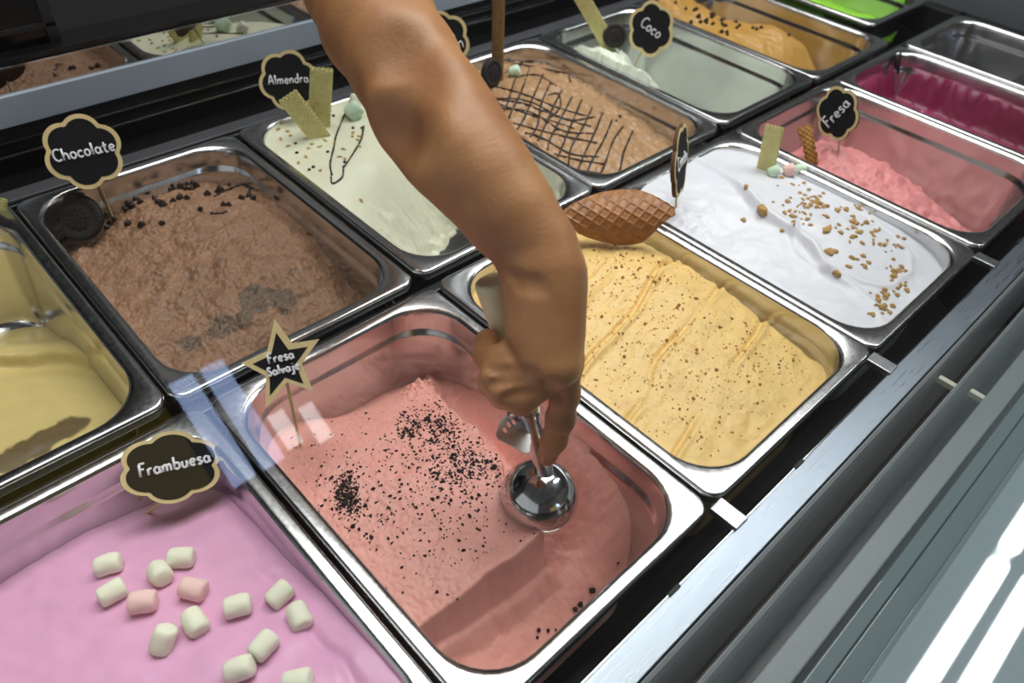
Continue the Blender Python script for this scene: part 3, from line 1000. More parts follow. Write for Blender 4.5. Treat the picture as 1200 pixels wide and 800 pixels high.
for i, (px, py, s) in enumerate([(579, 548, 2.6), (570, 540, 1.8), (473, 483, 1.3), (478, 505, 1.5), (452, 528, 1.3), (414, 617, 2.0), (421, 620, 1.4), (507, 585, 1.9), (513, 583, 1.5), (468, 562, 1.3), (553, 583, 1.5), (561, 580, 1.7),
                               (376, 557, 1.1), (396, 577, 1.9), (404, 590, 2.2), (412, 583, 2.0), (403, 569, 2.0), (418, 598, 1.7), (476, 503, 1.8), (472, 513, 1.4), (510, 472, 1.2), (520, 490, 1.6), (499, 492, 1.9), (610, 634, 1.1), (472, 694, 1.0), (366, 537, 1.0), (548, 515, 1.3)]):
    p = on_ice('pink', px, py, -0.035)
    put('cookie_crumb', lump_me[i % 4], 'pink', p[0], p[1], s * 0.001, 'larger black cookie crumb on the strawberry ice cream', 'crumb', 'larger cookie crumbs on the strawberry ice cream', M_CRUMB, 0.3)
for i, (px, py, s) in enumerate([(690, 700, 3.0), (678, 712, 2.8), (672, 718, 2.4), (641, 742, 1.8), (629, 745, 2.0), (628, 752, 1.4), (650, 740, 1.2), (718, 678, 1.3)]):
    p = at(px, py, -0.116)
    put('fallen_crumb', lump_me[i % 4], 'pink', p[0], p[1], s * 0.001, 'black cookie crumb fallen to the steel floor of the strawberry pan', 'crumb', 'fallen crumbs on the pan floor', M_CRUMB, 0.6)
    bpy.context.scene.collection.objects[-1].location.z = max(bpy.context.scene.collection.objects[-1].location.z, -0.119)

# yellow ice cream: fine crumbs and bigger bits
fine = cluster('yellow', [(730, 330, 45, 25, 150), (790, 320, 40, 25, 130), (820, 400, 60, 40, 260), (900, 420, 35, 25, 170), (740, 420, 50, 45, 200), (820, 480, 50, 30, 120), (700, 320, 20, 20, 60)], 0.0)
fine = [p for p in fine if 0.02 < p[0] < 0.228 and 0.02 < p[1] < 0.30]
scatter_stuff('nut_crumbs', 'yellow', fine, [abs(random.gauss(0.0004, 0.0003)) + 0.00025 for _ in fine], M_NUTD, 'fine golden brown crumbs strewn over the yellow ice cream', 'crumbs')
for i in range(70):
    for _ in range(20):
        px, py = random.choice([(random.gauss(760, 60), random.gauss(360, 50)), (random.gauss(870, 50), random.gauss(420, 40)), (random.gauss(750, 30), random.gauss(310, 18))])
        p = on_ice('yellow', px, py, 0.0)
        if 0.025 < p[0] < 0.225 and 0.03 < p[1] < 0.29:
            break
    put('brown_crumb', lump_me[i % 4], 'yellow', p[0], p[1], random.uniform(0.0009, 0.0018), 'small brown crumb lying on the yellow ice cream', 'crumb', 'larger brown crumbs on the yellow ice cream', None, 0.3)
_cm = bpy.data.meshes.new_from_object(bpy.data.objects['brown_crumb'])
_cm.materials.clear()
_cm.materials.append(plain('brown_crumb', srgb(160, 112, 56), 0.7, 0, 0.3, 300))
for o in bpy.data.objects:
    if o.name.startswith('brown_crumb'):
        o.data = _cm

# granola on the white ice cream
nut_me = [blob_mesh('granola_bit', 20 + i, 0.6, 0.42) for i in range(4)]
NUTS = [(893, 247, 3.4), (972, 342 - 0, 0.0)]
spec = [(893, 247, 3.6), (971, 296, 3.0), (969, 270, 2.9), (979, 295, 2.2), (874, 219, 1.8), (871, 258, 1.8), (930, 260, 1.6), (916, 270, 1.5), (980, 321, 2.2)]
for cx_, cy_, rx_, ry_, n_ in ((935, 238, 14, 7, 26), (952, 235, 10, 6, 12), (1000, 265, 14, 12, 26), (1015, 280, 8, 8, 12), (940, 258, 10, 8, 10), (1045, 287, 8, 5, 10), (1000, 243, 8, 8, 6), (1050, 318, 8, 7, 14), (1040, 345, 12, 8, 20), (1035, 360, 8, 6, 12), (920, 220, 12, 6, 8), (1010, 312, 8, 6, 8), (1060, 335, 10, 8, 8), (975, 250, 30, 12, 12)):
    for _ in range(n_):
        spec.append((random.gauss(cx_, rx_), random.gauss(cy_, ry_), random.uniform(0.8, 1.9)))
for i, (px, py, s) in enumerate(spec):
    p = on_ice('white', px, py, 0.0)
    if not (0.272 < p[0] < 0.48 and 0.02 < p[1] < 0.31):
        continue
    put('granola_bit', nut_me[i % 4], 'white', p[0], p[1], s * 0.0018, 'golden brown granola bit on the snow white ice cream', 'granola', 'granola bits on the white ice cream', M_NUT, 0.3, (1.25, 0.85, 1))

# chocolate chips
chip_me = mesh_from('chocolate_chip', *lathe_data([(1.0, 0), (0.95, 0.35), (0.6, 0.9), (0.25, 1.35), (0.05, 1.6)], (0, 0, 0), (0, 0, 1), 8))
for px, py in [(182, 232), (188, 226), (194, 224), (200, 222), (206, 221), (212, 220), (218, 221), (225, 222), (230, 218), (185, 237), (190, 239), (203, 236), (211, 232), (219, 232), (192, 241), (165, 238), (155, 242), (149, 246), (134, 258), (130, 262),
               (127, 267), (150, 262), (166, 264), (190, 262), (235, 245), (243, 228), (258, 222), (269, 218), (275, 207), (283, 232), (262, 240), (268, 241), (292, 230), (296, 232), (300, 218), (255, 225), (150, 238)]:
    p = on_ice('choc', px, py, -0.03)
    x, y = p[0], p[1]
    put('chocolate_chip', chip_me, 'choc', x, y, random.uniform(0.0034, 0.0048), 'dark chocolate chip on the rough brown chocolate ice cream', 'chocolate chip', 'chocolate chips on the chocolate ice cream', M_DARKCHOC, -0.15)
for i in range(60):
    p = on_ice('tan', random.gauss(856, 24), random.gauss(22, 12), -0.01)
    if 0.765 < p[0] < 0.96 and 0.38 < p[1] < 0.675:
        put('dark_chip', chip_me, 'tan', p[0], p[1], random.uniform(0.003, 0.0042), 'dark chocolate chip on the caramel tan ice cream', 'chocolate chip', 'dark chips on the caramel ice cream', None, -0.1)
for px, py in [(722, 142), (726, 137), (735, 108), (747, 109), (706, 85), (668, 75), (678, 79), (675, 88), (651, 76), (650, 69), (708, 83)]:
    p = on_ice('mocha', px, py, -0.01)
    put('chip', chip_me, 'mocha', p[0], p[1], random.uniform(0.002, 0.0034), 'dark chocolate chip on the light brown drizzled ice cream', 'chocolate chip', 'chips on the mocha ice cream', None, -0.1)

# almond flakes and dark bits
for i, (px, py, dk) in enumerate([(326, 152, 0), (337, 154, 0), (329, 163, 0), (340, 159, 0), (338, 171, 0), (346, 118 + 50, 1), (348, 179, 1), (361, 174, 0), (359, 184, 0), (350, 191, 0), (375, 172, 0), (366, 169, 0), (367, 196, 1), (362, 199, 1),
                                  (384, 178, 1), (392, 168, 0), (402, 175, 0), (404, 186, 0), (404, 190, 1), (413, 160, 0), (414, 156, 0), (419, 164, 0), (422, 160, 0), (424, 150, 1), (391, 136, 1), (414, 150, 1), (398, 184, 0), (375, 200, 0), (420, 172, 0), (423, 235, 0), (381, 165, 0), (330, 145, 0)]):
    p = on_ice('almond', px, py, 0.0)
    if dk:
        put('cookie_bit', lump_me[i % 4], 'almond', p[0], p[1], 0.0022, 'black cookie bit on the creamy almond ice cream', 'crumb', 'cookie bits on the almond ice cream', M_CRUMB, 0.2)
    else:
        put('almond_flake', nut_me[i % 4], 'almond', p[0], p[1], 0.0027, 'toasted almond flake on the creamy almond ice cream', 'almond flake', 'almond flakes on the almond ice cream', M_NUT, 0.2, (1.2, 0.7, 0.6))

# syrup drizzle ------------------------------------------------------------
def drizzle(name, key, lines, rad, mat, label, z0=-0.01, lift=0.3):
    parts = []
    for l in lines:
        P = catmull(np.asarray(l, float) + RNG.normal(0, 1.2, (len(l), 2)), 8)
        pts = []
        for px, py in P:
            p = on_ice(key, px, py, z0)
            pts.append((p[0], p[1], p[2] + rad * lift))
        pcx, pcy, phx, phy, _z = PANS[key]
        pts = [q for q in pts if abs(q[0] - pcx) < phx - 0.017 and abs(q[1] - pcy) < phy - 0.017 and q[2] > -0.1]
        if len(pts) < 4:
            continue
        parts.append(tube_data(pts, rad * RNG.uniform(0.75, 1.3, len(pts)), 5))
    V, F = join_data(parts)
    return link(name, mesh_from(name, V, F), mat, None, label, 'chocolate syrup')


LN = []
for k_ in range(10):      # strands that run down and right
    a = k_ / 6.0
    LN.append([(572 - 10 * a + 6 * k_, 100 + 13 * k_), (615 + 4 * k_, 108 + 14 * k_ + random.uniform(-4, 4)), (650 + 5 * k_, 124 + 13 * k_ + random.uniform(-4, 4)), (690 + 3 * k_, 138 + 11 * k_ + random.uniform(-3, 3))][(0 if k_ < 5 else 1):])
LN.append([(577, 118), (610, 122), (640, 132), (670, 142), (696, 137)])
LN.append([(575, 121), (605, 128), (640, 140), (672, 152)])
for k_ in range(12):      # strands that cross them
    x0 = 598 + 12 * k_
    y0 = 78 + 7 * k_
    LN.append([(x0 + 12, y0 - 2 + random.uniform(-3, 3)), (x0 + 2, y0 + 22), (x0 - 10 + random.uniform(-4, 4), y0 + 48), (x0 - 18, y0 + 66)])
LN += [[(600, 74), (622, 66), (645, 72), (665, 80), (668, 96)], [(592, 86), (612, 74), (634, 70), (660, 76)], [(640, 112), (655, 112), (655, 128), (645, 140)], [(598, 92), (630, 88), (652, 100)]]
drizzle('chocolate_drizzle', 'mocha', LN, 0.00125, M_DARKCHOC, 'net of dark chocolate syrup drizzled over the light brown ice cream')
drizzle('chocolate_drizzle', 'almond', [[(411, 122), (404, 135), (394, 155), (390, 172), (387, 190), (387, 205)], [(426, 146), (421, 165), (410, 186), (402, 196)], [(404, 197), (399, 208), (391, 217), (388, 208)]], 0.0011, M_DARKCHOC, 'thin strands of chocolate syrup on the creamy almond ice cream', 0.0)
drizzle('chocolate_drizzle', 'choc', [[(250, 232), (262, 225), (276, 220), (288, 219), (294, 228)], [(245, 250), (258, 250), (268, 249)]], 0.0013, M_DARKCHOC, 'short curl of chocolate syrup on the brown chocolate ice cream', -0.03)

# smears of cream left on steel floors ------------------------------------
def smear(key, px, py, r, mat, label, st=(1.6, 0.8, 0.25), z=-0.1185):
    p = at(px, py, z)
    o = link('ice_cream_smear', nut_me[random.randrange(4)].copy(), mat, None, label, 'ice cream smear', 'cream smears on bare pan floors')
    o.data.materials.clear()
    o.data.materials.append(mat)
    o.location = tuple(p)
    o.scale = (r * st[0], r * st[1], r * st[2])
    o.rotation_euler = (0, 0, random.uniform(0.2, 1.2))


for px, py, r in ((520, 275, 0.009), (510, 283, 0.006), (532, 268, 0.007), (545, 262, 0.008), (525, 252, 0.007), (500, 270, 0.004), (530, 288, 0.005)):
    smear('almond', px, py, r, M_MARSH, 'white smear on the bare floor of the almond pan')
for px, py, r in ((808, 104, 0.008), (822, 116, 0.009), (826, 122, 0.006), (800, 100, 0.006), (812, 80, 0.004)):
    smear('coco', px, py, r, M_MARSH, 'white coconut scrap on the bare floor of the coconut pan')

# ------------------------------------------------------------------ marshmallows
def marsh_mesh():
    prof = [(0.02, -1.0), (0.62, -1.0), (0.86, -0.93), (0.97, -0.74), (1.0, -0.3), (0.985, 0.0), (1.0, 0.3), (0.97, 0.74), (0.86, 0.93), (0.62, 1.0), (0.02, 1.0)]
    v, f = lathe_data(prof, (0, 0, 0), (0, 0, 1), 20)
    me = mesh_from('marshmallow', v, f)
    for p in me.vertices:
        n = 0.05 * math.sin(5 * p.co.x + 2 * p.co.z) + 0.04 * math.sin(4 * p.co.y + 3 * p.co.z)
        p.co.x *= 1 + n
        p.co.y *= 1 - n
    return me


MM = {'w': marsh_mesh(), 'p': marsh_mesh(), 'g': marsh_mesh()}
for kx, mt in (('w', M_MARSH), ('p', M_MARSHP), ('g', M_MARSHG)):
    MM[kx].materials.append(mt)


def marshmallow(key, px, py, ang, c='w', r=0.0072, h=0.0082, up=0.0, label=None, group=None):
    p = on_ice(key, px, py, -0.02)
    o = link('marshmallow', MM[c], None, None, label, 'marshmallow', group)
    a = math.radians(ang)
    d = norm(math.cos(a) * CAM_RIGHT + math.sin(a) * CAM_UP)
    d[2] = up
    d = norm(d)
    o.rotation_mode = 'QUATERNION'
    o.rotation_quaternion = Vector((0, 0, 1)).rotation_difference(Vector(d))
    o.scale = (r, r, h)
    cen = p - ray(px, py) * (r * 0.75)
    o.location = (cen[0], cen[1], hz(key, cen[0], cen[1]) + r * 0.85)
    return o


LW = 'white cylindrical marshmallow lying on the lilac ice cream'
GW = 'white marshmallows on the lilac ice cream'
for px, py, a, up in ((128, 663, 25, 0.1), (132, 695, 50, 0.0), (188, 673, -60, 0.35), (213, 655, 10, 0.0), (229, 730, -60, 0.0), (192, 750, 70, 0.8), (279, 711, 25, 0.0), (328, 698, 60, 0.1), (351, 723, -70, 0.0), (309, 757, 65, 0.0), (281, 784, 20, 0.3), (349, 799, 10, 0.3)):
    marshmallow('framb', px, py, a, 'w', 0.0072, 0.0085, up, LW, GW)
for px, py, a in ((168, 706, 15), (227, 691, -15)):
    marshmallow('framb', px, py, a, 'p', 0.0074, 0.0085, 0, 'pale pink marshmallow lying on the lilac ice cream', 'pale pink marshmallows on the lilac ice cream')
marshmallow('white', 906, 204, 0, 'g', 0.0065, 0.007, 0.5, 'pale mint marshmallow at the foot of the wafer in the white ice cream')
marshmallow('white', 924, 203, 0, 'p', 0.0075, 0.007, 0.6, 'pink marshmallow beside the wafer in the white ice cream')
marshmallow('white', 937, 201, 0, 'g', 0.0065, 0.007, 0.3, 'pale mint marshmallow next to the pink one in the white ice cream')
marshmallow('almond', 415, 134, 40, 'g', 0.010, 0.010, 0.6, 'mint and white marshmallow at the back of the almond ice cream')
marshmallow('almond', 416, 121, 80, 'w', 0.007, 0.008, 0.8, 'white marshmallow leaning at the back wall of the almond pan')
marshmallow('mocha', 603, 88, 0, 'g', 0.008, 0.008, 0.4, 'crushed white marshmallow under the chocolate drizzle')
marshmallow('mocha', 631, 69, 0, 'p', 0.005, 0.005, 0.3, 'tiny pink marshmallow at the back of the drizzled ice cream')

# ------------------------------------------------------------------ black sandwich cookies
def cookie(name, px, py, rpx, key, nrm, label, z0=-0.03, base=None):
    B = on_ice(key, *(base or (px, py + rpx)), z0)
    c = above(B, px, py)
    dpt = depth_of(c)
    R = rpx / FPX * dpt
    nrm = norm(nrm)
    root = empty(name, c, label, 'cookie')
    prof = [(0.001, 0.0042), (R * 0.55, 0.0042), (R * 0.6, 0.0036), (R * 0.66, 0.0042), (R * 0.9, 0.0042), (R * 0.97, 0.0036), (R, 0.0025), (R, 0.0008), (R * 0.94, 0.0006)]
    bs = link('biscuit', mesh_from('biscuit', *lathe_data(prof, c, nrm, 40)), M_COOKIE, root)
    link('biscuit', mesh_from('biscuit', *lathe_data(prof, c - nrm * 0.0005, -nrm, 40)), M_COOKIE, root)
    link('cream_filling', mesh_from('cream_filling', *lathe_data([(R * 0.93, -0.001), (R * 0.93, 0.001)], c, nrm, 32)), plain('cookie_filling', srgb(60, 54, 50), 0.6), root)
    # embossed ring and petals on the face
    a = norm(np.cross(nrm, (0.2, 0.4, 0.9)))
    b = np.cross(nrm, a)
    parts = []
    for rr, nn, ln in ((0.82, 30, 0.09), (0.42, 12, 0.14), (0.2, 6, 0.1)):
        for i in range(nn):
            th = 2 * math.pi * i / nn
            e = math.cos(th) * a + math.sin(th) * b
            parts.append(tube_data([c + nrm * 0.0042 + e * R * (rr - ln), c + nrm * 0.0042 + e * R * (rr + ln)], 0.0006, 4))
    V, F = join_data(parts)
    link('embossing', mesh_from('embossing', V, F), M_COOKIE, bs)


tocam = lambda p: norm(CAM_C - np.asarray(p))
cookie('sandwich_cookie', 92, 255, 27, 'choc', 0.8 * tocam(at(92, 255)) - 0.30 * CAM_RIGHT, 'black sandwich cookie standing in the corner of the chocolate pan', -0.04, (95, 281))
cookie('sandwich_cookie', 576, 86, 16.5, 'mocha', 0.55 * tocam(at(574, 85)) + 0.8 * CAM_RIGHT - 0.1 * CAM_UP, 'black sandwich cookie leaning on the rolled wafer in the drizzled ice cream', -0.01, (576, 103))
cookie('sandwich_cookie', 720, 42, 13.5, 'coco', 0.85 * tocam(at(720, 42)) + 0.3 * CAM_RIGHT, 'black sandwich cookie behind the wafer in the coconut pan', -0.02, (718, 57))

# ------------------------------------------------------------------ wafers
def wafer(key, bx, by, tx, ty, wpx, label, thick=0.0045, face=0.0, z0=0.0, sink=0.006, foot=None):
    B = on_ice(key, bx, by, z0) if foot is None else foot
    T = above(B, tx, ty)
    ax = norm(T - B)
    B = B - ax * sink
    vd = tocam((B + T) / 2)
    side = norm(np.cross(ax, vd))
    nrm = norm(np.cross(side, ax))
    side = norm(side * math.cos(face) + nrm * math.sin(face))
    nrm = norm(np.cross(side, ax))
    w = wpx / FPX * depth_of((B + T) / 2) / max(0.4, math.cos(face))
    L = np.linalg.norm(T - B)
    nu, nv = min(44, max(2, int(w / 0.0006))), min(150, max(4, int(L / 0.0006)))
    root = empty('wafer_stick', B, label, 'wafer', 'pale wafer sticks')
    # waffled face relief: crossed grooves pressed into both faces
    for sg in (1, -1):
        us, vs_ = np.linspace(-0.5, 0.5, nu), np.linspace(0, 1, nv)
        V = []
        for v in vs_:
            for u in us:
                gu = abs(((u + v * L / w) * 5) % 1 - 0.5)
                gv = abs(((u - v * L / w) * 5) % 1 - 0.5)
                rel = -0.0013 * max(0, 1 - gu / 0.3) - 0.0013 * max(0, 1 - gv / 0.3)
                V.append(B + side * u * w + ax * v * L + nrm * sg * (thick / 2 + rel))
        F = [(j * nu + i, j * nu + i + 1, (j + 1) * nu + i + 1, (j + 1) * nu + i) for j in range(nv - 1) for i in range(nu - 1)]
        if sg < 0:
            F = [f[::-1] for f in F]
        link('waffled_face', mesh_from('waffled_face', V, F), M_WAFER, root)
    V = [B + side * u * w * 0.495 * 2 * 0.5 + ax * v * L + nrm * s * (thick / 2 - 0.0027) for v in (0, 1) for u, s in ((-1, -1), (1, -1), (1, 1), (-1, 1))]
    F = [(0, 1, 2, 3), (7, 6, 5, 4), (0, 4, 5, 1), (1, 5, 6, 2), (2, 6, 7, 3), (3, 7, 4, 0)]
    link('wafer_core', mesh_from('wafer_core', V, F, False), plain('wafer_core', srgb(214, 208, 132), 0.7), root)


wafer('almond', 374, 160, 337, 112, 24, 'pale wafer stick leaning across the Almendra sign', 0.006, 0.1)
wafer('almond', 374, 148, 377, 80, 25, 'upright pale wafer stick behind the leaning one in the almond ice cream', 0.006, -0.15)
wafer('coco', 715, 55, 680, -6, 17, 'pale green wafer stick standing in the coconut ice cream', 0.006, 0.2, 0.0)
wafer('white', 897, 199, 908, 148, 20, 'pale green wafer stick standing in the white ice cream', 0.006, 0.25)
# small pale green bit at the back corner of the olive pan
wafer('olive', 2, 244, 3, 233, 9, 'short pale green wafer end at the back of the pistachio pan', 0.005, 0.2, 0.0, 0.001, at(3, 246, 0.002))

# rolled brown wafer
B = on_ice('mocha', 583, 92, -0.01)
T = above(B, 585, -30)
ax = norm(T - B)
B2 = B - ax * 0.008
rr = 7.2 / FPX * depth_of(B)
a_ = norm(np.cross(ax, (1, 0, 0)))
b_ = np.cross(ax, a_)
V, F = [], []
NT, NS = 60, 40
Lr = np.linalg.norm(T - B2)
for j in range(NS + 1):
    for i in range(NT + 1):
        th = 2 * math.pi * 2.2 * i / NT
        r_ = rr * (0.80 + 0.20 * i / NT) * (1 + 0.02 * math.sin(9 * j + i))
        tw = 0.6 * j / NS
        V.append(B2 + ax * Lr * j / NS + r_ * (math.cos(th + tw) * a_ + math.sin(th + tw) * b_))
for j in range(NS):
    for i in range(NT):
        F.append((j * (NT + 1) + i, j * (NT + 1) + i + 1, (j + 1) * (NT + 1) + i + 1, (j + 1) * (NT + 1) + i))
ro = link('rolled_wafer', mesh_from('rolled_wafer', V, F), M_ROLL, None, 'brown rolled wafer tube standing in the drizzled ice cream', 'wafer')
md = ro.modifiers.new('thick', 'SOLIDIFY')
md.thickness = 0.0008

# waffle cone piece ---------------------------------------------------------
def cone_piece(name, outline, B, mat, label, bulge=0.016, cell=0.0108, tilt=0.0):
    """outline: photo points of the piece; a bulged shell of waffle with raised ribs"""
    c0 = np.mean(outline, axis=0)
    P0 = above(B, *c0)
    n = tocam(P0)
    s = depth_of(P0) / FPX
    O = np.array([((x - c0[0]) * s, -(y - c0[1]) * s) for x, y in outline])
    Oc = catmull(np.vstack([O, O[:1]]), 8)
    lo, hi = O.min(0), O.max(0)
    nx, ny = 110, 60
    V = []
    xs = np.linspace(lo[0], hi[0], nx)
    # per column limits of the outline
    lim = []
    for x in xs:
        ys = []
        for i in range(len(Oc) - 1):
            x0, x1 = Oc[i][0], Oc[i + 1][0]
            if (x0 - x) * (x1 - x) <= 0 and abs(x1 - x0) > 1e-9:
                ys.append(Oc[i][1] + (Oc[i + 1][1] - Oc[i][1]) * (x - x0) / (x1 - x0))
        lim.append((min(ys), max(ys)) if ys else (0, 0))
    hw = (hi[1] - lo[1]) / 2
    ymid = (hi[1] + lo[1]) / 2
    for i, x in enumerate(xs):
        y0, y1 = lim[i]
        for j in range(ny):
            y = y0 + (y1 - y0) * j / (ny - 1)
            q = (y - ymid) / hw
            d = bulge * (1 - q * q) - bulge * 0.3 * (2 * (x - lo[0]) / (hi[0] - lo[0]) - 1) ** 2
            gu = abs(((0.62 * x + 1.0 * y) / cell) % 1 - 0.5)
            gv = abs(((0.98 * x - 0.75 * y) / cell) % 1 - 0.5)
            rib = 0.0016 * max(max(0, 1 - (0.5 - gu) / 0.16), max(0, 1 - (0.5 - gv) / 0.16))
            V.append(P0 + CAM_RIGHT * x + CAM_UP * y + n * (d + rib) + CAM_UP * 0)
    F = [(i * ny + j, (i + 1) * ny + j, (i + 1) * ny + j + 1, i * ny + j + 1) for i in range(nx - 1) for j in range(ny - 1)]
    o = link(name, mesh_from(name, V, F), mat, None, label, 'waffle cone')
    m = o.modifiers.new('thick', 'SOLIDIFY')
    m.thickness = 0.0022
    m.offset = -1
    return o


Bc = on_ice('yellow', 722, 284, 0.0)
cone_piece('waffle_cone', [(658, 252), (664, 244), (675, 237), (690, 230), (705, 225), (725, 222), (745, 222), (762, 227), (778, 236), (790, 245), (788, 252), (776, 262), (764, 274), (752, 284), (735, 287), (718, 286), (698, 281), (684, 276), (668, 264)],
           Bc, M_CONE, 'brown waffle cone piece lying across the back of the yellow ice cream')
Bf = on_ice('fresa', 952, 190, -0.03)
cone_piece('broken_cone', [(934, 150), (942, 148), (950, 146), (953, 160), (957, 190), (951, 194), (945, 186), (942, 168)], Bf, plain('cone_shard', srgb(176, 122, 46), 0.5, 0, 0.2, 80), 'broken waffle cone shard standing in the red berry pan', 0.004, 0.006)

# ------------------------------------------------------------------ signs
def arc(cx, cy, rx, ry, a0, a1, n=10):
    return [(cx + rx * math.cos(math.radians(a)), cy + ry * math.sin(math.radians(a))) for a in np.linspace(a0, a1, n)]


FONT = {
    'C': (0.62, [arc(0.36, 0.5, 0.32, 0.48, 50, 310, 14)]),
    'h': (0.52, [[(0.08, 1.0), (0.06, 0.0)], [(0.07, 0.3), (0.2, 0.52), (0.36, 0.48), (0.42, 0.3), (0.44, 0.0)]]),
    'o': (0.52, [arc(0.25, 0.27, 0.2, 0.26, 90, 450, 14)]),
    'c': (0.46, [arc(0.25, 0.27, 0.2, 0.26, 45, 315, 12)]),
    'l': (0.22, [[(0.1, 1.0), (0.1, 0.0)]]),
    'a': (0.54, [arc(0.23, 0.26, 0.19, 0.25, 60, 400, 14), [(0.43, 0.52), (0.42, 0.2), (0.5, 0.0)]]),
    't': (0.44, [[(0.2, 0.85), (0.19, 0.1), (0.3, 0.0), (0.38, 0.06)], [(0.02, 0.55), (0.38, 0.58)]]),
    'e': (0.5, [[(0.07, 0.27), (0.42, 0.3)], arc(0.25, 0.27, 0.19, 0.26, 10, 320, 13)]),
    'A': (0.66, [[(0.03, 0.0), (0.32, 1.0), (0.58, 0.0)], [(0.14, 0.36), (0.5, 0.38)]]),
    'm': (0.76, [[(0.06, 0.52), (0.06, 0.0)], [(0.06, 0.32), (0.2, 0.52), (0.33, 0.42), (0.34, 0.0)], [(0.34, 0.32), (0.48, 0.52), (0.61, 0.42), (0.63, 0.0)]]),
    'n': (0.5, [[(0.06, 0.52), (0.06, 0.0)], [(0.06, 0.32), (0.2, 0.52), (0.36, 0.45), (0.4, 0.0)]]),
    'd': (0.54, [arc(0.23, 0.26, 0.19, 0.25, 50, 400, 14), [(0.43, 1.0), (0.43, 0.0)]]),
    'r': (0.4, [[(0.07, 0.52), (0.07, 0.0)], [(0.07, 0.3), (0.18, 0.5), (0.34, 0.48)]]),
    'F': (0.54, [[(0.1, 1.0), (0.08, 0.0)], [(0.08, 1.0), (0.5, 1.0)], [(0.09, 0.55), (0.4, 0.56)]]),
    's': (0.44, [[(0.36, 0.46), (0.2, 0.53), (0.08, 0.42), (0.2, 0.28), (0.35, 0.16), (0.24, 0.0), (0.06, 0.05)]]),
    'S': (0.5, [[(0.42, 0.78), (0.25, 0.9), (0.1, 0.74), (0.24, 0.5), (0.42, 0.3), (0.28, 0.02), (0.06, 0.1)]]),
    'v': (0.46, [[(0.05, 0.52), (0.2, 0.0), (0.4, 0.52)]]),
    'j': (0.34, [[(0.2, 0.52), (0.2, -0.25), (0.08, -0.38), (-0.04, -0.28)], [(0.2, 0.74), (0.21, 0.78)]]),
    'i': (0.24, [[(0.11, 0.52), (0.11, 0.0)], [(0.11, 0.74), (0.12, 0.79)]]),
    'b': (0.54, [[(0.08, 1.0), (0.08, 0.0)], arc(0.27, 0.26, 0.19, 0.25, 140, -140, 14)]),
    'u': (0.52, [[(0.06, 0.52), (0.08, 0.12), (0.22, 0.0), (0.38, 0.14), (0.4, 0.52)], [(0.4, 0.52), (0.42, 0.0)]]),
    'L': (0.5, [[(0.1, 1.0), (0.08, 0.0), (0.46, 0.02)]]),
    'ó': (0.52, [arc(0.25, 0.27, 0.2, 0.26, 90, 450, 14), [(0.26, 0.66), (0.38, 0.84)]]),
    'E': (0.52, [[(0.46, 1.0), (0.08, 1.0), (0.08, 0.0), (0.46, 0.0)], [(0.08, 0.5), (0.4, 0.5)]]),
    'D': (0.58, [[(0.08, 0.0), (0.08, 1.0), (0.3, 0.96), (0.5, 0.7), (0.5, 0.3), (0.3, 0.04), (0.08, 0.0)]]),
    'O': (0.64, [arc(0.32, 0.5, 0.27, 0.48, 90, 450, 16)]),
    'N': (0.6, [[(0.06, 0.0), (0.06, 1.0), (0.5, 0.0), (0.5, 1.0)]]),
}


def text_strokes(word):
    x, out = 0.0, []
    for ch in word:
        w, st = FONT[ch]
        for l in st:
            out.append([(x + a, b) for a, b in l])
        x += w + 0.06
    return x - 0.06, out


def lettering(lines, org, ex, ey, nrm, rad):
    """lines: (word, centre u, centre v, width, angle deg)"""
    parts = []
    for word, cu, cv, width, ang in lines:
        w, st = text_strokes(word)
        s = width / w
        ca, sa = math.cos(math.radians(ang)), math.sin(math.radians(ang))
        for l in st:
            pts = []
            for a, b in (catmull(l, 4) if len(l) < 9 and len(l) > 2 else l):
                u0, v0 = (a - w / 2) * s, (b - 0.35) * s
                pts.append(org + ex * (cu + u0 * ca - v0 * sa) + ey * (cv + u0 * sa + v0 * ca) + nrm * rad * 0.3)
            parts.append(tube_data(pts, rad, 6, nrm))
    return join_data(parts)


def slab(outline, org, ex, ey, nrm, z0, z1):
    n = len(outline)
    V = [org + ex * u + ey * v + nrm * z0 for u, v in outline] + [org + ex * u + ey * v + nrm * z1 for u, v in outline]
    F = [tuple(range(n))[::-1], tuple(range(n, 2 * n))] + [(i, (i + 1) % n, n + (i + 1) % n, n + i) for i in range(n)]
    return V, F


def flower(r, ph, squash=1.0, dep_=0.15, lobes=6, scale=1.0, inset_=0.0):
    out = []
    for i in range(96):
        th = 2 * math.pi * i / 96
        c = abs(math.cos(lobes / 2 * (th - ph)))
        q = (1 - dep_) + dep_ * c ** 0.75
        out.append(((r * q - inset_) * math.cos(th) * scale, (r * q - inset_) * math.sin(th) * squash * scale))
    return out


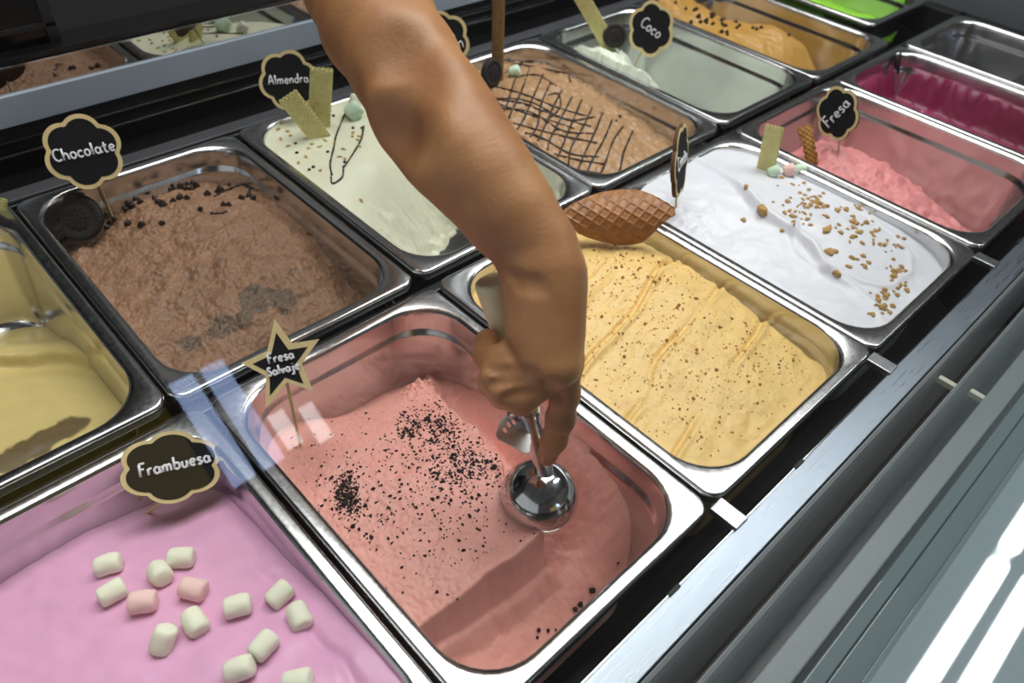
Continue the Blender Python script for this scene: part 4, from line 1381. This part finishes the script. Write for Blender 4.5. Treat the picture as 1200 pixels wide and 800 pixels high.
def sign(name, key, cpx, rpx, joint, foot, outl, face, lines, label, txt_ang, nrm=None, z0=-0.03, ink=0.0007, thick=0.003, foot_p=None, centre=None):
    """cpx: photo point of the board centre; joint/foot: where the stick leaves the board and enters the ice cream"""
    B = foot_p if foot_p is not None else on_ice(key, *foot, z0)
    Cc = above(B, *cpx) if centre is None else centre
    n = norm(tocam(Cc)) if nrm is None else norm(nrm)
    ey = CAM_UP - n * (CAM_UP @ n)
    ey = norm(ey)
    ex = np.cross(ey, n)
    s = depth_of(Cc) / FPX
    root = empty(name, B, label, 'sign', 'flavour signs on sticks')
    link('board', mesh_from('board', *slab([(u * s, v * s) for u, v in outl], Cc, ex, ey, n, -thick, 0), smooth=False), M_WOOD, root)
    link('board_back', mesh_from('board_back', *slab([(u * s * 1.005, v * s * 1.005) for u, v in outl], Cc, ex, ey, n, -thick - 0.0006, -0.0006), smooth=False), M_WOODEDGE, root)
    cf = link('chalk_face', mesh_from('chalk_face', *slab([(u * s, v * s) for u, v in face], Cc, ex, ey, n, -0.001, 0.0003), smooth=False), M_CHALK, root)
    V, F = lettering([(w, u * s, v * s, wd * s, a) for w, u, v, wd, a in lines], Cc + n * 0.0004, ex, ey, n, ink)
    link('lettering', mesh_from('lettering', V, F), M_WHITEINK, cf)
    J = above(B, *joint) if centre is None else centre - ey * 0.02
    J = J - n * (thick * 0.5 if centre is None else thick + 0.002)
    dd = norm(B - J)
    link('stick', mesh_from('stick', *tube_data([J - dd * (0.010 if centre is None else 0.0005), J, B, B + dd * 0.012], 0.0013, 8)), M_WOOD, root)
    return root


fo = lambda r, ph, sq=1.0: flower(r, ph, sq)
fi = lambda r, ph, ins, sq=1.0: flower(r, ph, sq, inset_=ins)
sign('chocolate_sign', 'choc', (98, 178), 42, (113, 208), (131, 253), fo(43, 0.62, 1.0), fi(43, 0.62, 5.2), [('Chocolate', 1, 0, 66, 19)], 'black flower shaped Chocolate sign with cream edge on a stick', 19, None, -0.03, 0.0011)
sign('almendra_sign', 'almond', (338, 94), 32, (350, 122), (362, 138), fo(34, 0.35, 1.0), fi(34, 0.35, 4.0), [('Almendra', 0, 0, 46, 9)], 'black flower shaped Almendra sign behind two pale wafers', 8, None, 0.0, 0.0009)
sign('hidden_sign', 'mocha', (519, 47), 32, (530, 70), (560, 92), fo(32, 0.75, 1.0), fi(32, 0.75, 4.0), [('o', 11, 5, 5, 15), ('n', 21, -3, 7, 15)], 'black flower shaped sign half hidden behind the bare arm', 8, None, -0.01, 0.0009)
sign('coco_sign', 'coco', (763, 34), 25, (754, 56), (744, 76), fo(27, 0.5, 1.15), fi(27, 0.5, 3.4, 1.15), [('Coco', 0, 0, 27, -37)], 'small black flower shaped Coco sign over the coconut pan', -35, None, -0.02, 0.0010, 0.003, at(744, 76, -0.022))
pB = on_ice('white', 792, 242, 0.0)
pc = above(pB, 799, 188)
sign('limon_sign', 'white', (799, 188), 30, (795, 225), (792, 242), flower(30, 0.4, 1.45), flower(30, 0.4, 1.45, inset_=3.2), [('Limón', 0, 0, 44, 30)], 'black lemon flavour sign turned edge on beside the waffle cone', 30, 0.40 * tocam(pc) + 0.9 * CAM_RIGHT, 0.0, 0.0009, 0.0045)
sign('fresa_sign', 'fresa', (981, 133), 25, (983, 160), (983, 177), flower(26, 0.55, 1.2, scale=1.0), flower(26, 0.55, 1.2, inset_=3.0), [('Fresa', 0, 0, 36, 36)], 'small black flower shaped Fresa sign in the half empty pan', 36, 0.78 * norm(CAM_C - at(981, 133)) - 0.55 * CAM_RIGHT, -0.03, 0.0010)
star = [(322, 373), (342, 402), (373, 397), (353, 426), (366, 459), (336, 448), (312, 478), (312, 440), (285, 425), (314, 411)]
so = [(x - 328, -(y - 428)) for x, y in star][::-1]
si = [(u * 0.70, v * 0.70) for u, v in so]
si = [(0.70 * u, 0.70 * v) if i % 2 == 1 else (0.70 * u, 0.70 * v) for i, (u, v) in enumerate(so)]
sign('star_sign', 'pink', (328, 428), 45, (337, 452), (352, 522), so, si, [('Fresa', 1, 9, 30, 13), ('Salvaje', 4, -5, 37, 14)], 'black star shaped Fresa Salvaje sign on a stick', 14, None, -0.05, 0.0009)
# raspberry sign leaning on the back wall of its pan
fB = np.array([-0.300, 0.296, -0.046])
fC = above(np.array([-0.305, 0.292, 0]), 201, 547)
sign('frambuesa_sign', 'framb', (201, 547), 57, (200, 585), (200, 590), flower(57, 0.50, 0.74), flower(57, 0.50, 0.74, inset_=6.0), [('Frambuesa', 4, 2, 78, 10)], 'flower shaped Frambuesa sign standing in the lilac ice cream', 10, None, -0.04, 0.0010, 0.003, fB, fC)

# maker's stamp pressed in the chocolate pan rim
p0 = at(219, 447.5, 0.0002)
exs, eys = np.array([-1.0, 0, 0]), np.array([0, -1.0, 0])
V, F = lettering([('CALEDON', 0, 0, 0.026, 0)], p0, exs, eys, np.array([0, 0, 1.0]), 0.00018)
fr = [tube_data([p0 + exs * a * 0.0155 + eys * (b * 0.0036) for a, b in ((-1, -1), (1, -1), (1, 1), (-1, 1), (-1, -1))], 0.00018, 4)]
V, F = join_data([(V, F)] + fr)
st = link('rim_stamp', mesh_from('rim_stamp', V, F), plain('stamp_grey', srgb(150, 150, 150), 0.4, 0.6), bpy.data.objects['steel_pan.008'])

# black stirrer in the magenta pan
link('black_stirrer', mesh_from('black_stirrer', *tube_data([at(1056, 60, 0.006), at(1052, 85, -0.03), at(1046, 112, -0.085)], 0.0022, 8)), M_GROOVE, None, 'thin black stirrer standing in the magenta pan', 'stirrer')

# ------------------------------------------------------------------ ice cream scoop
BW = at(632, 582, -0.030)
HT = dep(577, 327, 0.50)
SB = dep(640, 560, 0.576)
hax = norm(HT - SB)
LH = np.linalg.norm(HT - SB)
scoop = empty('ice_cream_scoop', BW, 'steel ball ice cream scoop with ivory handle pressed into the strawberry ice cream', 'scoop')
op = norm(np.array([0.35, 0.25, -0.75]))           # the open side of the bowl
Rb = 0.0305
prof = [(Rb * math.sin(a), -Rb * math.cos(a)) for a in np.linspace(0.02, 1.95, 26)]
prof += [((Rb - 0.0012) * math.sin(a), -(Rb - 0.0012) * math.cos(a)) for a in np.linspace(1.95, 0.02, 26)]
M_SCOOP = plain('scoop_steel', (0.66, 0.66, 0.67, 1), 0.12, 1.0, 0.05, 60, 0.05, 120)
link('bowl', mesh_from('bowl', *lathe_data(prof, BW, op, 48)), M_SCOOP, scoop)
link('shaft', mesh_from('shaft', *lathe_data([(0.0085, -0.006), (0.0072, 0.002), (0.0068, 0.03), (0.0072, LH * 0.33), (0.0088, LH * 0.36), (0.009, LH * 0.46)], SB, hax, 24)), M_SCOOP, scoop)
prof = [(0.0092, LH * 0.39), (0.0105, LH * 0.4), (0.0108, LH * 0.5), (0.0102, LH * 0.62), (0.0108, LH - 0.03), (0.0122, LH - 0.012), (0.0126, LH - 0.004), (0.0122, LH - 0.001), (0.0105, LH), (0.009, LH - 0.0006), (0.001, LH - 0.001)]
link('handle', mesh_from('handle', *lathe_data(prof, SB, hax, 28)), M_HANDLE, scoop)
# toothed quadrant plate with three oval holes
cu = bpy.data.curves.new('gear_plate', 'CURVE')
cu.dimensions = '2D'
cu.fill_mode = 'BOTH'
cu.extrude = 0.0007


def poly2d(pts):
    sp = cu.splines.new('POLY')
    sp.points.add(len(pts) - 1)
    for i, (a, b) in enumerate(pts):
        sp.points[i].co = (a, b, 0, 1)
    sp.use_cyclic_u = True


PT = SB + hax * LH * 0.3
sc_ = depth_of(PT) / FPX
cp = (612, 500)
poly2d([((x - cp[0]) * sc_, -(y - cp[1]) * sc_) for x, y in ((622, 484), (610, 482), (598, 484), (590, 488), (584, 497), (580, 510), (582, 515), (592, 521), (604, 528), (612, 534), (617, 533), (620, 520))])
for x, y in ((596, 497), (591, 504), (602, 494)):
    poly2d([((x + 3.0 * math.cos(t) * 0.75 + 1.2 * math.sin(t) - cp[0]) * sc_, -(y + 4.0 * math.sin(t) - cp[1]) * sc_) for t in np.linspace(0, 2 * math.pi, 13)[:-1]])
pl = bpy.data.objects.new('tmp_plate', cu)
COL.objects.link(pl)
dg = bpy.context.evaluated_depsgraph_get()
pm = bpy.data.meshes.new_from_object(pl.evaluated_get(dg))
bpy.data.objects.remove(pl)
n_ = norm(0.8 * tocam(PT) + 0.15 * CAM_RIGHT + 0.40 * CAM_UP)
eyp = norm(CAM_UP - n_ * (CAM_UP @ n_))
exp_ = np.cross(eyp, n_)
PC = dep(cp[0], cp[1], depth_of(PT) - 0.002)
for v in pm.vertices:
    c = np.array(v.co)
    v.co = Vector(PC + exp_ * c[0] + eyp * c[1] + n_ * c[2])
link('gear_plate', pm, plain('plate_steel', (0.72, 0.73, 0.74, 1), 0.32, 1.0, 0.08, 200), scoop)
link('lever_band', mesh_from('lever_band', *tube_data([dep(596, 487, depth_of(PT) - 0.004), dep(610, 481, depth_of(PT) - 0.006), dep(624, 478, depth_of(PT) - 0.004)], 0.0035, 8)), M_SCOOP, scoop)

# ------------------------------------------------------------------ the server's arm
def smin(a, b, k):
    h = np.maximum(k - np.abs(a - b), 0) / k
    return np.minimum(a, b) - h * h * k * 0.25


def smax(a, b, k):
    h = np.maximum(k - np.abs(a - b), 0) / k
    return np.maximum(a, b) + h * h * k * 0.25


W3 = lambda t: dep(*t[:3])
PRIMS = []     # (a, ra, b, rb, k)


def chain(pts, k):
    Q = [(W3(p), p[3]) for p in pts]
    for (a, ra), (b, rb) in zip(Q[:-1], Q[1:]):
        PRIMS.append((a, ra, b, rb, k))


# upper arm, elbow, forearm, wrist
chain([(404, -330, 0.80, 0.054), (412, -140, 0.64, 0.048), (426, -20, 0.555, 0.0428), (444, 30, 0.532, 0.0388), (473, 74, 0.513, 0.0358), (504, 130, 0.495, 0.0370), (528, 164, 0.487, 0.0352), (551, 191, 0.480, 0.0315), (573, 217, 0.477, 0.0290),
       (599, 253, 0.475, 0.0270), (630, 291, 0.475, 0.0228), (639, 318, 0.474, 0.0212)], 0.012)
# palm: four metacarpals
chain([(626, 325, 0.476, 0.0180), (614, 408, 0.476, 0.0110)], 0.012)
chain([(632, 322, 0.473, 0.0190), (626, 422, 0.468, 0.0122)], 0.012)
chain([(640, 322, 0.472, 0.0190), (641, 430, 0.464, 0.0125)], 0.012)
chain([(650, 325, 0.473, 0.0165), (657, 428, 0.466, 0.0118)], 0.012)
# heel and ball of the thumb
chain([(646, 335, 0.485, 0.018), (654, 385, 0.488, 0.0145)], 0.012)
chain([(653, 350, 0.480, 0.0135), (662, 425, 0.482, 0.0108)], 0.012)
N_BODY = len(PRIMS)
FK = 0.0030
# little, ring, middle, index finger curl round the handle
chain([(614, 409, 0.476, 0.0104), (580, 423, 0.482, 0.0095), (570, 416, 0.496, 0.0090), (571, 399, 0.504, 0.0084)], FK)
chain([(626, 423, 0.469, 0.0112), (582, 441, 0.475, 0.0102), (577, 448, 0.500, 0.0096), (592, 448, 0.528, 0.0090)], FK)
chain([(641, 432, 0.465, 0.0116), (592, 456, 0.473, 0.0104), (590, 462, 0.503, 0.0098), (606, 456, 0.532, 0.0092)], FK)
chain([(657, 432, 0.468, 0.0112), (611, 466, 0.476, 0.0102), (610, 470, 0.506, 0.0096), (622, 462, 0.532, 0.0090)], FK)
# thumb runs down along the shaft
chain([(662, 425, 0.482, 0.0106), (662, 462, 0.494, 0.0094), (657, 490, 0.507, 0.0094), (649, 515, 0.527, 0.0087), (641, 535, 0.546, 0.0072)], 0.006)

allp = np.array([p for q in PRIMS for p in (q[0], q[2])])
rmax = 0.06
Hs = 0.0019
lo = allp.min(0) - rmax - 0.01
hi = allp.max(0) + rmax + 0.01
dims = np.ceil((hi - lo) / Hs).astype(int) + 1
F3 = np.full(dims, 1.0, dtype=np.float32)
for (a, ra, b, rb, kk) in PRIMS:
    mr = max(ra, rb) + max(kk, 0.01) + 0.012
    i0 = np.maximum(((np.minimum(a, b) - mr - lo) / Hs).astype(int), 0)
    i1 = np.minimum(((np.maximum(a, b) + mr - lo) / Hs).astype(int) + 2, dims)
    gx = (lo[0] + Hs * np.arange(i0[0], i1[0]))[:, None, None]
    gy = (lo[1] + Hs * np.arange(i0[1], i1[1]))[None, :, None]
    gz = (lo[2] + Hs * np.arange(i0[2], i1[2]))[None, None, :]
    ab = b - a
    t = np.clip(((gx - a[0]) * ab[0] + (gy - a[1]) * ab[1] + (gz - a[2]) * ab[2]) / (ab @ ab), 0, 1)
    d = np.sqrt((gx - a[0] - t * ab[0]) ** 2 + (gy - a[1] - t * ab[1]) ** 2 + (gz - a[2] - t * ab[2]) ** 2) - (ra + (rb - ra) * t)
    sl = tuple(slice(i0[q], i1[q]) for q in range(3))
    F3[sl] = smin(F3[sl], d.astype(np.float32), kk)


def carve(cs, r, k):
    """press a rounded groove through the points cs into the skin"""
    global F3
    cs = np.atleast_2d(cs)
    mr = r + k + 0.006
    i0 = np.maximum(((cs.min(0) - mr - lo) / Hs).astype(int), 0)
    i1 = np.minimum(((cs.max(0) + mr - lo) / Hs).astype(int) + 2, dims)
    gx = (lo[0] + Hs * np.arange(i0[0], i1[0]))[:, None, None]
    gy = (lo[1] + Hs * np.arange(i0[1], i1[1]))[None, :, None]
    gz = (lo[2] + Hs * np.arange(i0[2], i1[2]))[None, None, :]
    d = None
    for c in cs:
        q = (gx - c[0]) ** 2 + (gy - c[1]) ** 2 + (gz - c[2]) ** 2
        d = q if d is None else np.minimum(d, q)
    sl = tuple(slice(i0[q], i1[q]) for q in range(3))
    F3[sl] = smax(F3[sl], (r - np.sqrt(d)).astype(np.float32), k)


def skin_depth(px, py):
    """depth at which a line of sight first meets the skin"""
    for t in np.arange(0.36, 0.62, 0.0008):
        p = dep(px, py, t)
        i = np.round((p - lo) / Hs).astype(int)
        if np.all(i >= 0) and np.all(i < dims) and F3[i[0], i[1], i[2]] < 0:
            return t
    return None


def crease(path, r, sink, k, step=2.0):
    P = catmull(path, 10)
    cs = []
    for px, py in P:
        t = skin_depth(px, py)
        if t is not None:
            cs.append(dep(px, py, t) - norm(ray(px, py)) * (r - sink))
    if cs:
        carve(np.array(cs), r, k)


# soft hollows of the elbow, creases at the wrist, the knuckles and between the fingers
crease([(448, 30), (455, 45), (452, 62)], 0.040, -0.0022, 0.016)
crease([(405, 140), (424, 166), (446, 160)], 0.030, -0.0014, 0.014)
crease([(596, 322), (608, 327), (630, 331)], 0.004, 0.0030, 0.003)
crease([(606, 336), (622, 340), (636, 340)], 0.004, 0.0002, 0.003)
crease([(572, 431), (588, 434), (606, 433), (626, 438)], 0.003, 0.0026, 0.003)
crease([(577, 450), (596, 447), (618, 447), (640, 452)], 0.003, 0.0026, 0.003)
crease([(592, 466), (606, 461), (622, 459), (640, 460)], 0.003, 0.0026, 0.003)
crease([(640, 448), (648, 456), (656, 468)], 0.003, 0.0026, 0.003)
crease([(592, 404), (598, 412), (602, 422)], 0.003, 0.0026, 0.003)
crease([(643, 511), (651, 514), (660, 514)], 0.003, -0.0002, 0.002)


def surface_nets(F, org, h):
    ins = F < 0
    cnt = np.zeros(tuple(s - 1 for s in F.shape), dtype=np.int8)
    for dx in (0, 1):
        for dy in (0, 1):
            for dz in (0, 1):
                cnt += ins[dx:F.shape[0] - 1 + dx, dy:F.shape[1] - 1 + dy, dz:F.shape[2] - 1 + dz]
    act = (cnt > 0) & (cnt < 8)
    I = np.argwhere(act)
    vid = np.full(act.shape, -1, dtype=np.int64)
    vid[act] = np.arange(len(I))
    corner = [(dx, dy, dz) for dx in (0, 1) for dy in (0, 1) for dz in (0, 1)]
    val = {c: F[I[:, 0] + c[0], I[:, 1] + c[1], I[:, 2] + c[2]] for c in corner}
    acc = np.zeros((len(I), 3))
    n = np.zeros(len(I))
    for c in corner:
        for ax_ in range(3):
            if c[ax_] == 0:
                e = list(c)
                e[ax_] = 1
                fa, fb = val[c], val[tuple(e)]
                m = (fa < 0) != (fb < 0)
                t = np.where(m, fa / np.where(m, fa - fb, 1), 0)
                p = np.tile(np.array(c, float), (len(I), 1))
                p[:, ax_] += t
                acc += p * m[:, None]
                n += m
    V = org + h * (I + acc / n[:, None])
    faces = []
    for ax_ in range(3):
        a, b = [(1, 2), (2, 0), (0, 1)][ax_]
        s0 = [slice(None)] * 3
        s1 = [slice(None)] * 3
        s0[ax_] = slice(0, -1)
        s1[ax_] = slice(1, None)
        A, B_ = ins[tuple(s0)], ins[tuple(s1)]
        E = np.argwhere(A != B_)
        E = E[(E[:, a] > 0) & (E[:, b] > 0) & (E[:, a] < F.shape[a] - 1) & (E[:, b] < F.shape[b] - 1)]
        flip = A[E[:, 0], E[:, 1], E[:, 2]]

        def cell(da, db):
            q = E.copy()
            q[:, a] -= da
            q[:, b] -= db
            return vid[q[:, 0], q[:, 1], q[:, 2]]
        quad = np.stack([cell(1, 1), cell(0, 1), cell(0, 0), cell(1, 0)], 1)
        quad[~flip] = quad[~flip][:, ::-1]
        faces.append(quad)
    return V, np.vstack(faces)


V, F = surface_nets(F3, lo, Hs)
del F3
# light smoothing
e = np.vstack([F[:, [0, 1]], F[:, [1, 2]], F[:, [2, 3]], F[:, [3, 0]]])
for _ in range(3):
    s_ = np.zeros_like(V)
    c_ = np.zeros(len(V))
    for q in range(3):
        s_[:, q] = np.bincount(e[:, 0], V[e[:, 1], q], len(V)) + np.bincount(e[:, 1], V[e[:, 0], q], len(V))
    c_ = np.bincount(e[:, 0], minlength=len(V)) + np.bincount(e[:, 1], minlength=len(V))
    V = 0.5 * V + 0.5 * s_ / c_[:, None]

m, nt, b = new_mat('skin')
b.inputs['Roughness'].default_value = 0.48
b.inputs['Subsurface Weight'].default_value = 0.18
b.inputs['Subsurface Radius'].default_value = (0.010, 0.004, 0.002)
b.inputs['Subsurface Scale'].default_value = 0.6
tc = nt.nodes.new('ShaderNodeTexCoord')
n1 = nt.nodes.new('ShaderNodeTexNoise')
n1.inputs['Scale'].default_value = 22
n1.inputs['Detail'].default_value = 6
nt.links.new(tc.outputs['Object'], n1.inputs['Vector'])
cr = nt.nodes.new('ShaderNodeValToRGB')
cr.color_ramp.elements[0].position = 0.3
cr.color_ramp.elements[0].color = srgb(158, 106, 66)
cr.color_ramp.elements[1].position = 0.72
cr.color_ramp.elements[1].color = srgb(194, 142, 95)
nt.links.new(n1.outputs['Fac'], cr.inputs['Fac'])
nt.links.new(cr.outputs['Color'], b.inputs['Base Color'])
n2 = nt.nodes.new('ShaderNodeTexNoise')
n2.inputs['Scale'].default_value = 420
n2.inputs['Detail'].default_value = 4
mp = nt.nodes.new('ShaderNodeMapping')
mp.inputs['Scale'].default_value = (0.35, 1, 1)
nt.links.new(tc.outputs['Object'], mp.inputs['Vector'])
nt.links.new(mp.outputs['Vector'], n2.inputs['Vector'])
bp = nt.nodes.new('ShaderNodeBump')
bp.inputs['Strength'].default_value = 0.35
bp.inputs['Distance'].default_value = 0.0008
nt.links.new(n2.outputs['Fac'], bp.inputs['Height'])
nt.links.new(bp.outputs['Normal'], b.inputs['Normal'])
M_SKIN = m
person = link('person', mesh_from('person', V, F), M_SKIN, None, "bare forearm and hand reaching in and gripping the scoop", 'person')
# thumb nail
tn = dep(640, 536, 0.5385)
nd = norm(dep(641, 535, 0.546) - dep(649, 515, 0.527))
nn = norm(tocam(tn) * 0.9 + 0.35 * CAM_RIGHT)
nn = norm(nn - nd * (nn @ nd))
ns = np.cross(nd, nn)
Vn = []
for i in range(9):
    for j in range(7):
        u, v = i / 8.0, (j / 6.0 - 0.5) * 2
        wv = 0.0048 * (1 - 0.25 * (2 * u - 1) ** 2)
        Vn.append(tn + nd * (u - 0.6) * 0.011 + ns * v * wv + nn * (0.0016 * (1 - v * v) - 0.0004))
Fn = [(i * 7 + j, (i + 1) * 7 + j, (i + 1) * 7 + j + 1, i * 7 + j + 1) for i in range(8) for j in range(6)]
no = link('thumb_nail', mesh_from('thumb_nail', Vn, Fn), plain('nail', srgb(206, 140, 116), 0.3, 0, 0.04, 60, coat=0.2), person)
sm = no.modifiers.new('thick', 'SOLIDIFY')
sm.thickness = 0.0006
